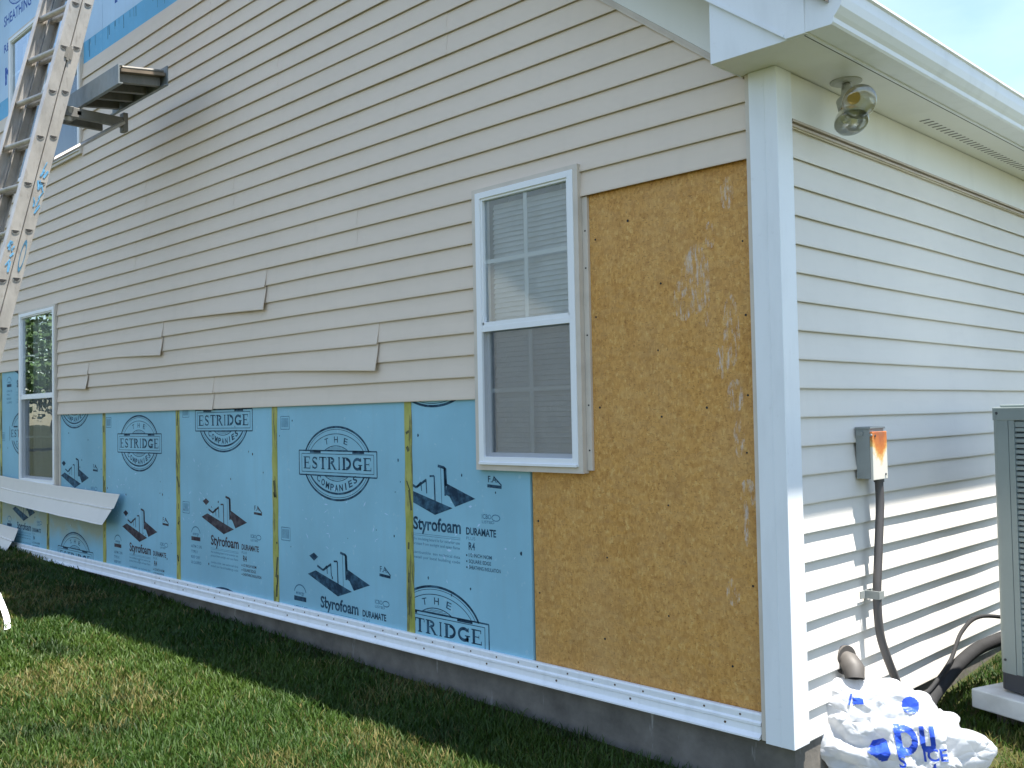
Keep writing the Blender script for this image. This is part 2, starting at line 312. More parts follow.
# loose panel ends: bottom course -> (x where it starts to sag, x of the free end, drop, out)
LOOSE = {6: (-45, -32.85, .40, .20), 4: (-54, -46.1, .28, .17), 2: (-32.5, -22.3, .40, .21), 0: (-42.5, -39.2, .05, .06)}
L2 = {2: (-63.5, -58.7, .14, .20)}
gs = MB()
def row_spans(z):
    s = [(-118., -1.12)]
    def cut(a, b):
        nonlocal s; r = []
        for p, q in s:
            if b <= p or a >= q: r.append((p, q)); continue
            if a > p: r.append((p, a))
            if b < q: r.append((b, q))
        s = r
    if z < 8: cut(-15.1, 0)
    if z == 8: cut(-15.1, -8.85)
    if -6 < z < 9: cut(-73.65, -65.0)
    if z < 4: cut(-118, -73.6)
    if 20 <= z < 33: cut(-76., -59.6)
    if z >= 27: cut(-118, 1)
    return s
joints = {k: [-36*i-((k*7.3) % 36)-8 for i in range(4)] for k in range(0, 40, 2)}
joints.update({6: [-32.85], 4: [-46.1], 2: [-22.3, -58.7], 0: [-39.2], 8: [-24.0, -61], 10: [-50.4], 12: [-36.5], 14: [-48.6]})
for z in range(0, 27):
    row = z-(z % 2)
    for (a, b) in row_spans(z):
        cuts = sorted([j for j in joints[row] if a+1 < j < b-1]); pts = [a]+cuts+[b]
        for p, q in zip(pts, pts[1:]):
            fx = None; L = [LOOSE.get(row), L2.get(row)]
            for l in L:
                if l and abs(q-l[1]) < .01:
                    def fx(x, pz, l=l, dz=z-row):
                        s_ = max(0., min(1., (x-l[0])/(l[1]-l[0])))**1.25; wgt = 1-(dz+pz)/2.0
                        return l[2]*s_*max(0, wgt)**2.2, l[3]*s_*max(0, wgt)**1.4+.006*s_
            free = any(l and abs(q-l[1]) < .01 for l in L)
            course(gs, p-(.25 if p in cuts else 0), q, z, fx=fx, off=.014 if q in cuts else 0.)
            if q in cuts:   # sheet edge at the lap
                vs = []; k = 6
                for (pz, po) in [(.0, .118), (.12, .124), (.55, .07), (1., .03)]:
                    d, o2 = fx(q, pz) if fx else (0, 0); vs += [(q, .125-(po+.014+o2), z+pz-d), (q, .125-(po+o2-.012), z+pz-d)]
                gs.add(vs, [(0, 1, 3, 2), (2, 3, 5, 4), (4, 5, 7, 6)])
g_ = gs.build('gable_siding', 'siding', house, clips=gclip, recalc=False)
tag(g_, 'tan vinyl gable siding with buckled loose panel ends')
# side wall siding, whole
ss = MB()
for k in range(-12, 10):
    course(ss, .84, 70, k, ztop=1.0 if k < 9 else .3, axis='s')
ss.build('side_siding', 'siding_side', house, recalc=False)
MB().box(-.6, -.20, .3, 70, -12, 10.8).build('side_sheathing', 'foam', house)
# back and far walls
w = MB(); w.box(-118, -117.6, .3, 70, -12.4, 10.8); w.prism([(-118, -12.4), (-.6, -12.4), (-.6, 10.2), (RIDGE, EA-RS*RIDGE), (-118, 10.2)], 69.6, 70); w.build('rear_wall', 'siding_side', house)
# foundation
fd = MB(); fd.prism([(-118, -15), (-.05, -15), (-.05, -11.85), (-118, -11.85)], .16, 70); fd.build('foundation', 'concrete', house)
# strand board corner
ob = MB().box(-8.95, -1.0, .2, .34, -11.6, 9.2).box(-12.0, -8.95, .2, .34, -11.6, -3.0); o = ob.build('strand_board', 'osb', house)
nl = MB()
for (x, z) in [(-8.25, 6.2), (-8.3, 3.1), (-8.2, -.5), (-1.55, 5.2), (-1.5, 2.6), (-1.5, -.2), (-1.6, -2.2), (-5.1, 4.1), (-5.3, 1.6), (-5.2, -.9), (-5.0, -4.2), (-5.1, -8.3), (-1.5, -6.8), (-11.7, -5.2), (-11.7, -8.2), (-8.0, -6.4), (-8.2, -9.6), (-6.6, 6.7), (-3.2, -.6), (-2.4, -9.7)]:
    nl.tube([(x, .205, z), (x, .188, z)], random.uniform(.035, .055), 8)
nl.build('nail_head', 'hole', o)

OPEN = [(-15.1+.2, -8.83-.2, -3.12+.2, 9.32-.15), (-73.6+.2, -65.05-.2, -5.9+.2, 9-.15), (-76+.2, -59.6-.2, 20.2+.2, 33.9-.2)]
# ---- printed marks ---------------------------------------------------------
SEG = 56
class Ink(MB):
    y = .118
    def ply(s, pts):
        mx_, mz_ = sum(p[0] for p in pts)/len(pts), sum(p[1] for p in pts)/len(pts)
        if any(a < mx_ < b and c < mz_ < d for a, b, c, d in OPEN): return s
        s.add([(x, s.y, z) for x, z in pts], [tuple(range(len(pts)))]); return s
    def rect(s, x0, z0, x1, z1): return s.ply([(x0, z0), (x1, z0), (x1, z1), (x0, z1)])
    def arc(s, cx, cz, a, b, w, t0=0, t1=2*math.pi, skip=None, n=SEG):
        for i in range(n):
            p, q = t0+(t1-t0)*i/n, t0+(t1-t0)*(i+1)/n; m_ = (p+q)/2
            if skip and skip(cx+a*math.cos(m_), cz+b*math.sin(m_)): continue
            A = (cx+a*math.cos(p), cz+b*math.sin(p)); B = (cx+a*math.cos(q), cz+b*math.sin(q)); C_ = (cx+(a-w)*math.cos(q), cz+(b-w)*math.sin(q)); D = (cx+(a-w)*math.cos(p), cz+(b-w)*math.sin(p))
            s.ply([A, B, C_, D])
    def stroke(s, pts, w):
        for (a, b), (c, d) in zip(pts, pts[1:]):
            L = math.hypot(c-a, d-b) or 1; nx, nz_ = -(d-b)/L*w/2, (c-a)/L*w/2; s.ply([(a+nx, b+nz_), (c+nx, d+nz_), (c-nx, d-nz_), (a-nx, b-nz_)])
    def text(s, txt, cx, cz, h, width=None, bold=0., rot=0., align='CENTER', shear=0):
        vs, fs = text_mesh(txt, bold)
        if not vs: return
        x0 = min(v[0] for v in vs); x1 = max(v[0] for v in vs); sx_ = h/.69 if width is None else width/(x1-x0); sz = h/.69
        ox = {'CENTER': (x0+x1)/2, 'LEFT': x0}[align]; c_, s_ = math.cos(rot), math.sin(rot); out = []
        for (a, b) in vs:
            a2 = (a-ox)*sx_; b2 = b*sz; out.append((cx+a2*c_-b2*s_, s.y, cz+a2*s_+b2*c_))
        fs = [f for f in fs if not any(a < out[f[0]][0] < b and c < out[f[0]][2] < d for a, b, c, d in OPEN)]; s.add(out, fs)
_tc = {}
def text_mesh(txt, bold=0.):
    if (txt, bold) in _tc: return _tc[(txt, bold)]
    cu = bpy.data.curves.new('lettering', 'FONT'); cu.body = txt; cu.offset = bold; cu.resolution_u = 3
    o = bpy.data.objects.new('lettering', cu); COL.objects.link(o); bpy.context.view_layer.update()
    dg = bpy.context.evaluated_depsgraph_get(); me = bpy.data.meshes.new_from_object(o.evaluated_get(dg), depsgraph=dg)
    r = ([(v.co.x, v.co.y) for v in me.vertices], [tuple(p.vertices) for p in me.polygons])
    bpy.data.objects.remove(o); bpy.data.curves.remove(cu); bpy.data.meshes.remove(me); _tc[(txt, bold)] = r; return r
def serif(I, ch, x, z, w, h):
    """roman capitals with thick stems, thin arms and serifs"""
    T, t_ = .20*w, .085*h
    X = lambda a: x+a*w
    Z = lambda b: z+b*h
    R_ = lambda a, b, c, d: I.rect(X(a), Z(b), X(c), Z(d))
    def stem(a): R_(a, 0, a+.22, 1); R_(a-.1, 0, a+.32, .07); R_(a-.1, .93, a+.32, 1)
    if ch == 'E': stem(.12); R_(.34, .92, .88, 1); R_(.34, .47, .70, .54); R_(.34, 0, .92, .08); R_(.82, .76, .88, 1); R_(.66, .38, .70, .63); R_(.86, 0, .92, .26)
    elif ch == 'I': stem(.39)
    elif ch == 'T': stem(.39); R_(.04, .92, .96, 1); R_(.04, .74, .10, 1); R_(.90, .74, .96, 1)
    elif ch == 'R': stem(.10); I.arc(X(.42), Z(.74), .38*w, .26*h, .16*w, -math.pi/2, math.pi/2, n=10); R_(.3, .93, .44, 1); R_(.3, .48, .44, .55); I.ply([(X(.40), Z(.5)), (X(.62), Z(.5)), (X(1.0), Z(0)), (X(.78), Z(0))]); R_(.74, 0, 1.06, .06)
    elif ch == 'D': stem(.08); I.arc(X(.42), Z(.5), .50*w, .5*h, .18*w, -math.pi/2, math.pi/2, n=14); R_(.25, .92, .45, 1); R_(.25, 0, .45, .08)
    elif ch == 'G': I.arc(X(.5), Z(.5), .48*w, .5*h, .17*w, math.radians(40), math.radians(325), n=20); R_(.68, .02, .86, .42); R_(.58, .38, .98, .46); R_(.80, .68, .87, .98)
    elif ch == 'S': I.arc(X(.48), Z(.735), .36*w, .265*h, .13*w, math.radians(20), math.radians(250), n=14); I.arc(X(.48), Z(.265), .38*w, .265*h, .13*w, math.radians(-160), math.radians(75), n=14); I.stroke([(X(.24), Z(.62)), (X(.74), Z(.38))], .2*h); R_(.76, .72, .82, .98); R_(.13, .03, .19, .30)
def crest(I, cx, cz):
    a, b = 3.10, 1.98; inb = lambda x, z: abs(z-cz) < .66
    I.arc(cx, cz, a, b, .115, skip=inb, n=96)
    I.arc(cx, cz, a-.22, b-.17, .03, skip=inb, n=80)
    I.arc(cx, cz, a-.42, b-.40, .04, 0, math.pi, skip=inb, n=60)
    I.arc(cx, cz, a-.38, b-.34, .11, math.pi, 2*math.pi, skip=inb, n=60)
    I.arc(cx, cz, 1.56, .95, .045, skip=inb, n=50)
    for w_, q in ((3.53, .66), (3.27, .49)):
        t_ = .07 if w_ > 3.4 else .035
        for s_ in (-1, 1):
            I.rect(cx-w_, cz+s_*q-t_/2, cx+w_, cz+s_*q+t_/2); I.rect(cx+s_*w_-t_/2, cz-q, cx+s_*w_+t_/2, cz+q)
    for s_ in (-1, 1): I.rect(cx+s_*1.95-.52, cz+.53, cx+s_*1.95+.52, cz+.66)
    for k, q in enumerate((.70, .76, .82)):
        hw = 1.0-.28*k; I.rect(cx-hw, cz+q, cx+hw, cz+q+.018); I.rect(cx-hw, cz-q-.018, cx+hw, cz-q)
    word = 'ESTRIDGE'; ws = [.72, .66, .74, .80, .42, .86, .86, .74]; g = .06; tot = sum(ws)+g*7; x = cx-tot/2
    for ch, w_ in zip(word, ws): serif(I, ch, x, cz-.33, w_, .66); x += w_+g
    for i, ch in enumerate('THE'):
        th_ = math.radians(90-(i-1)*27); I.text(ch, cx+2.05*math.cos(th_)*.9, cz+1.10+(math.sin(th_)-1)*.9, .32, .34, .01, rot=(1-i)*.22)
    for i, ch in enumerate('COMPANIES'):
        u = (i-4)/4; I.text(ch, cx+u*1.72, cz-1.46+u*u*.50, .34, .33 if ch != 'I' else .10, .03, rot=u*.42)
def tower(I, cx, cz):
    # slab seen from above with standing boards
    P = lambda q: [(cx+a, cz+b) for a, b in q]
    I.ply(P([(-2.82, .02), (-2.05, .28), (1.25, -.50), (.0, -.88)]))
    I.ply(P([(.86, .62), (2.80, .0), (1.42, -.43), (1.05, .02), (.80, .10)]))
    I.stroke(P([(-1.9, .55), (-1.35, .36), (-.6, .74)]), .12); I.stroke(P([(-.62, .78), (-.58, .1)]), .07); I.stroke(P([(-1.3, .40), (-1.0, .62), (-.95, .2)]), .06)
    I.stroke(P([(-.35, .92), (-.02, .94), (.02, -.25)]), .09); I.stroke(P([(.25, 1.42), (.72, 1.34), (.76, .05)]), .13); I.stroke(P([(.45, 1.36), (.50, -.35)]), .03)
    I.ply(P([(.72, 1.4), (.86, 1.3), (.90, .5), (.72, .5)]))
def styro(I, cx, cz, IP, word='Styrofoam'):
    tower(I, cx, cz)
    I.text(word, cx-1.62, cz-1.62, 0.58, 3.42, .027, align='LEFT')
    for q in (1.82, 1.90): IP.rect(cx-1.65, cz-q-.02, cx+1.75, cz-q)
    for k in range(4): IP.text(['the insulating board is for exterior use', 'protect from sunlight and open flame', 'combustible  see technical data', 'install per local building code'][k], cx-1.65, cz-2.13-.23*k-(.18 if k > 1 else 0), .13, 3.35, .008, align='LEFT')
    I.text('DURAMATE', cx+2.15, cz-1.62, .31, 1.95, .03, align='LEFT'); IP.text('PLUS', cx+2.15, cz-1.86, .14, .6, align='LEFT'); I.text('R4', cx+2.3, cz-2.3, .33, .42, .02, align='LEFT')
    for k, s_ in enumerate(('1/2 INCH NOM', 'SQUARE EDGE', 'SHEATHING INSULATION')):
        I.text(s_, cx+2.3, cz-2.62-.27*k, .16, (1.5, 1.45, 2.05)[k], .012, align='LEFT')
        I.rect(cx+2.12, cz-2.60-.27*k, cx+2.2, cz-2.52-.27*k)
    I.ply([(cx-2.65, cz+1.02), (cx-2.2, cz+1.22), (cx-1.8, cz+1.02), (cx-2.2, cz+.78)])
    I.text('F.A.', cx+3.95, cz+.78, .28, .6, .01); I.stroke([(cx+3.6, cz+.62), (cx+4.5, cz+.58)], .14); I.stroke([(cx+4.05, cz+1.0), (cx+4.5, cz+.66)], .07)
    IP.text('ICBO', cx+3.5, cz-.85, .2, .6, .02); IP.arc(cx+4.1, cz-.78, .28, .16, .05, n=16); IP.text('LISTED', cx+3.6, cz-1.05, .12, .8, .02)
    IP.arc(cx-3.6, cz-1.15, .62, .52, .07, .2, math.pi-.2, n=16); I.rect(cx-4.2, cz-1.55, cx-3.0, cz-1.30); IP.text('energy', cx-3.6, cz-1.20, .2, .8, .015)
    for k in range(4): IP.text(('ASTM C 578', 'TYPE X', 'KEEP DRY', 'UL CLASSIFIED')[k], cx-4.25, cz-2.0-.34*k, .17, (1.4, .9, 1.2, 1.35)[k], .02, align='LEFT')
def barcode(IP, cx, cz):
    for s_ in (-1, 1): IP.rect(cx-.45, cz+s_*.36-.02, cx+.45, cz+s_*.36+.02); IP.rect(cx+s_*.45-.02, cz-.36, cx+s_*.45+.02, cz+.36)
    for k in range(6): IP.rect(cx-.34+k*.12, cz-.25, cx-.28+k*.12, cz+.27)
def marks(par, x0, x1, crests, towers, codes, brown=False, zlo=-11.35, zhi=None, cx=None, words=None, extra=None):
    I = Ink(); IP = Ink(); IT = Ink(); IP.y = .1195; IT.y = .1165; c = (x0+x1)/2 if cx is None else cx
    for z in crests: crest(I, c, z)
    for k, z in enumerate(towers): styro(IT, c, z, IP, (words or 'Styrofoam'))
    for dx, z in codes: barcode(IP, c+dx, z)
    cl = [((x0+.02, 0, 0), Vector((-1, 0, 0))), ((x1-.02, 0, 0), Vector((1, 0, 0))), ((0, 0, zlo), Vector((0, 0, -1)))]
    if zhi is not None: cl.append(((0, 0, zhi), Vector((0, 0, 1))))
    I.build('printed_crest', 'ink', par, clips=cl, recalc=False)
    if towers: IT.build('printed_lettering', 'ink_brown' if brown else 'ink', par, clips=cl, recalc=False)
    IP.build('printed_fine_text', 'ink_pale', par, clips=cl, recalc=False)
    # nail and staple holes, scratches
    N = Ink(); N.y = .1175; r2 = random.Random(int(-x0*10))
    for i in range(int((x1-x0)*1.1)):
        x = r2.uniform(x0+.4, x1-.4); z = r2.uniform(-10.5, -.6) if zhi is None or zhi < 20 else r2.uniform(27.5, 40); s_ = r2.uniform(.03, .08)
        N.ply([(x+s_*math.cos(a)*r2.uniform(.6, 1.1), z+s_*1.2*math.sin(a)) for a in [k*math.pi/3 for k in range(6)]])
    N.build('nail_hole', 'ink_brown' if brown else 'ink', par, recalc=False)
    S_ = Ink(); S_.y = .1203
    for i in range(int((x1-x0)*2.4)):
        x = r2.gauss((x0+x1)/2, 2.2) if not brown else r2.gauss(x0+3, 2); z = r2.gauss(-6.2, 1.1) if zhi is None or zhi < 20 else r2.uniform(28, 40); a = r2.uniform(0, 6.28); L = r2.uniform(.05, .22); w_ = r2.uniform(.015, .06)
        if x0+.6 < x < x1-.6: S_.ply([(x-L*math.cos(a), z-L*math.sin(a)), (x+w_*math.sin(a), z-w_*math.cos(a)), (x+L*math.cos(a), z+L*math.sin(a)), (x-w_*math.sin(a)*.5, z+w_*math.cos(a))])
    S_.build('scrape', 'foam_fade', par, recalc=False)
def sheet(x0, x1, y0, y1, z0, z1, m=None):
    m = m or MB(); rs = [(x0, x1, z0, z1)]
    for a, b, c, d in OPEN:
        nr = []
        for p, q, u, v in rs:
            if b <= p or a >= q or d <= u or c >= v: nr.append((p, q, u, v)); continue
            if a > p: nr.append((p, a, u, v))
            if b < q: nr.append((b, q, u, v))
            pa, pb = max(p, a), min(q, b)
            if c > u: nr.append((pa, pb, u, c))
            if d < v: nr.append((pa, pb, d, v))
        rs = nr
    for p, q, u, v in rs: m.box(p, q, y0, y1, u, v)
    return m
def board(x0, x1, mat, z0=-11.6, z1=9.45, label=None):
    o = sheet(x0+.02, x1-.02, .121, .40, z0, z1).build('foam_board', mat, house)
    if label: o['label'] = label
    return o
b = board(-20.2, -12.05, 'foam', label='narrow blue foam board with the crest cut off by the yellow seam'); marks(b, -20.2, -12.05, [1.68, -10.6], [-4.45], [], cx=-18.3)
b = board(-32.3, -20.2, 'foam', label='blue foam board with the whole round crest'); marks(b, -32.3, -20.2, [-3.1], [-9.17], [(-4.95, -.92), (-5.0, -7.15)])
b = board(-44.25, -32.3, 'foam'); marks(b, -44.25, -32.3, [-.7, -12.9], [-6.8], [(-4.85, -.1), (-4.9, -6.3)], brown=True)
b = board(-56.1, -44.25, 'foam'); marks(b, -56.1, -44.25, [-2.2], [-8.2], [(-5.1, -.7)], brown=True)
b = board(-67.5, -56.1, 'foam_stain'); marks(b, -67.5, -56.1, [.86, -11.2], [-4.9], [], brown=False)
b = board(-79.0, -67.5, 'foam_stain'); marks(b, -79.0, -67.5, [-1.5], [4.2, -8.2], [(-5.2, -1.8)])
b = board(-91.0, -79.0, 'foam_stain'); marks(b, -91.0, -79.0, [-5], [1.0, -10.5], [])
b = board(-118., -91.0, 'foam')
# upper boards, faded; the strip just uncovered below them is still strong blue
for k, (a, b_) in enumerate(((-104, -92), (-92, -80), (-80, -68), (-68, -56), (-56, -44), (-44, -32), (-32, -20))):
    o = sheet(a+.02, b_-.02, .121, .40, 28.9, 62).build('upper_foam_board', 'foam_fade', house, clips=gclip)
    I = Ink(); I2 = Ink(); c = (a+b_)/2
    I.text('NSUL', c, 30.2+.7*(k % 2), 1.5, 7.5, .03); I.text('RESIDENTIAL', c, 33.2, .7, 8, .02); I2.text('SHEATHING', c-.5, 35.6, .9, 7, .02); crest(I, c, 38.7); tower(I2, c-1, 44)
    for q in range(3): I2.rect(c-4.8, 31.9+.16*q+.4*(k % 2), c+4.2, 31.95+.16*q+.4*(k % 2))
    cl = [((a+.02, 0, 0), Vector((-1, 0, 0))), ((b_-.02, 0, 0), Vector((1, 0, 0)))]+gclip
    I.build('printed_lettering', 'ink_blue', o, clips=cl, recalc=False); I2.build('printed_fine_text', 'ink_blue', o, clips=cl, recalc=False)
    o = sheet(a+.01, b_-.01, .125, .40, 9.5, 28.9).build('lower_foam_board', 'foam_new', house, clips=gclip)
    I = Ink(); I.y = .1185; r2 = random.Random(k)
    for q in range(15):
        x = a+r2.uniform(.5, 11); h_ = r2.uniform(.3, 1.4); I.stroke([(x, 28.85), (x+r2.uniform(-.05, .05), 28.85-h_)], r2.uniform(.03, .13))
    I.build('water_run', 'ink_pale', o, recalc=False)
# seam tape
for x in (-20.2, -32.3, -44.25, -56.1, -67.5, -79.0, -91):
    m = MB(); n = 30; vs = []; r2 = random.Random(int(x))
    for i in range(n+1):
        z = -11.5+21*i/n; e = [.30+r2.uniform(-.03, .03), .30+r2.uniform(-.03, .03)]; vs += [(x-e[0], .113, z), (x+e[1], .113, z)]
    m.add(vs, [(2*i, 2*i+1, 2*i+3, 2*i+2) for i in range(n) if not any(a < x < b and c < vs[2*i][2]+.3 < d for a, b, c, d in OPEN)]); tp_ = m.build('seam_tape', 'tape', house, recalc=False)
    sm = Ink(); sm.y = .110
    for i in range(17):
        z = r2.uniform(-11.3, 8); L = r2.uniform(.1, 1.3); sm.stroke([(x+r2.uniform(-.18, .18), z), (x+r2.uniform(-.2, .2), z+L)], r2.uniform(.04, .2))
    sm.build('grime', 'grime', tp_, recalc=False)
# starter strip
st = MB(); st.prism([(.12, -11.05), (-.02, -11.05), (-.05, -11.12), (-.04, -11.32), (-.10, -11.38), (-.10, -11.46), (-.06, -11.50), (-.07, -11.72), (-.24, -11.84), (-.24, -11.90), (.14, -11.90)], -118, -1.16, 'yz')
o = st.build('starter_strip', 'strip', house)
nl = MB(); r2 = random.Random(3)
for i in range(34):
    x = -1.9-i*1.35-r2.uniform(0, .4); nl.tube([(x, -.03, -11.22), (x, -.062, -11.22)], .04, 6); x -= .6
    if i % 3 == 0: nl.tube([(x, -.06, -11.6), (x, -.09, -11.6)], .045, 6)
nl.build('nail_head', simple('rusty_nail', (.10, .055, .03), .8), o)
# corner post
pc = MB(); pc.prism([(-.91, .12), (-.91, -.22), (.145, -.23), (.16, -.215), (.16, .78), (-.12, .78), (-.12, .12)], -11.95, 10.86, 'xy')
o = pc.build('corner_post', 'white', house, bevel=.03)
pc = MB().box(-.33, -.31, -.238, -.21, -11.95, 10.86); pc.build('post_bead', 'white', o)
pc = MB(); pc.box(-1.10, -.915, -.14, .12, -11.9, 10.86); pc.box(-.13, .10, .785, .86, -11.9, 9.2); pc.build('post_channel', 'casing', o)
# frieze, soffit, vents on the eave side
fr = MB(); fr.box(-.1, .14, .64, 70, 9.28, 10.84); fr.build('eave_frieze', 'soffit', house)
fr = MB(); fr.box(-.1, .10, .86, 70, 9.04, 9.12); fr.box(-.1, .15, .86, 70, 9.19, 9.27); fr.build('eave_channel', 'siding_back', house)
sf = MB(); sf.box(-1.24, 2.12, -1.88, 70, 10.87, 10.97)
o = sf.build('eave_soffit', 'soffit', house)
vt = MB()
for i in range(30):
    y = 10.0+i*.42; vt.obox((.98, y, 10.866), (.20, 0, 0), (0, .055, 0), (0, 0, .008)); 
vt.build('soffit_vent', 'aludark', o)
gj = MB().box(2.09, 2.128, -1.88, 70, 10.86, 10.90); gj.build('soffit_joint', 'hole', o)
fa = MB().box(2.13, 2.24, -1.94, 70, 10.86, 12.2).build('eave_fascia', 'white', house)
# gutter, ogee profile with rolled lip
gp = [(2.25, 12.05), (2.25, 10.92), (3.04, 10.92), (3.10, 10.98), (3.12, 11.12), (3.22, 11.22), (3.36, 11.40), (3.42, 11.66), (3.44, 11.98), (3.52, 12.02), (3.52, 12.10), (3.40, 12.10), (3.38, 11.7), (3.32, 11.44), (3.18, 11.28), (3.06, 11.18), (3.02, 11.0), (2.30, 11.0), (2.30, 12.05)]
gm = MB(); gm.prism(gp, -1.96, 70, 'xz'); 
gm = MB(); gm.prism(gp, -1.96, 70, 'xz'); o = gm.build('gutter', 'white', house)
ec = MB(); ec.prism([(2.20, 12.1), (2.20, 10.90), (3.06, 10.90), (3.12, 10.98), (3.14, 11.12), (3.24, 11.21), (3.38, 11.40), (3.44, 11.66), (3.46, 12.1)], -2.0, -1.955, 'xz'); ec.build('gutter_end_cap', 'white', o)
# box return at the corner and rake trim
FB = lambda x: 12.02-.735*x
br = MB(); br.prism([(-1.28, 10.86), (2.2, 10.86), (2.2, 12.0), (-1.28, 13.6)], -1.93, -1.87, 'xz'); br.box(-1.28, -1.22, -1.87, -.01, 10.86, 13.3); br.build('cornice_return', 'white', house)
rf = MB(); xr = RIDGE
rf.prism([(1.56, 10.875), (2.2, 10.875), (2.2, FB(2.2)+1.75), (xr, FB(xr)+1.75), (xr, FB(xr))], -2.04, -1.94, 'xz')
rf.prism([(1.50, FB(1.50)), (1.50, FB(1.50)+.12), (xr, FB(xr)+.12), (xr, FB(xr))], -2.07, -2.041, 'xz'); 
FC = lambda x: FB(xr)+.735*(x-xr)
rf.prism([(xr, FB(xr)), (xr, FB(xr)+1.75), (-120.2, FC(-120.2)*0+FB(xr)+.735*(-120.2-xr)*1+1.75 if False else FB(xr)-.735*(xr+120.2)+1.75), (-120.2, FB(xr)-.735*(xr+120.2))], -2.04, -1.94, 'xz')
rf.build('rake_fascia', 'white', house)
rz = MB(); J = lambda x: EA-RS*x
rz.prism([(-1.27, J(-1.27)+.26), (-1.27, FB(-1.27)+.1), (xr, FB(xr)+.1), (xr, J(xr)+.26)], -.12, .12, 'xz'); rz.build('rake_frieze', 'soffit', house)
rz = MB(); rz.prism([(-1.2, J(-1.2)-.02), (-1.2, J(-1.2)+.25), (xr, J(xr)+.25), (xr, J(xr)-.02)], -.09, .12, 'xz'); rz.prism([(-1.2, J(-1.2)+.10), (-1.2, J(-1.2)+.15), (xr, J(xr)+.15), (xr, J(xr)+.10)], -.12, -.091, 'xz'); rz.build('rake_channel', 'casing', house)
rs = MB(); rs.prism([(-1.27, FB(-1.27)+.1), (-1.27, FB(-1.27)+.2), (xr, FB(xr)+.2), (xr, FB(xr)+.1)], -1.93, .1, 'xz'); rs.build('rake_soffit', 'soffit', house)
ro = MB(); rt = lambda x: FB(x)+1.76
ro.prism([(3.0, rt(3.0)), (3.0, rt(3.0)+.3), (xr, rt(xr)+.3), (-121, rt(xr)+.3-.735*(xr+121)), (-121, rt(xr)-.735*(xr+121)), (xr, rt(xr))], -2.25, 70, 'xz'); ro.build('roof', 'shingle', house)
MB().prism([(-1.2, 12.2), (2.1, 11.0), (2.1, 12.1), (xr, FB(xr)+1.6), (xr, FB(xr)+.3)], 2, 69, 'xz').build('attic', 'interior', house)

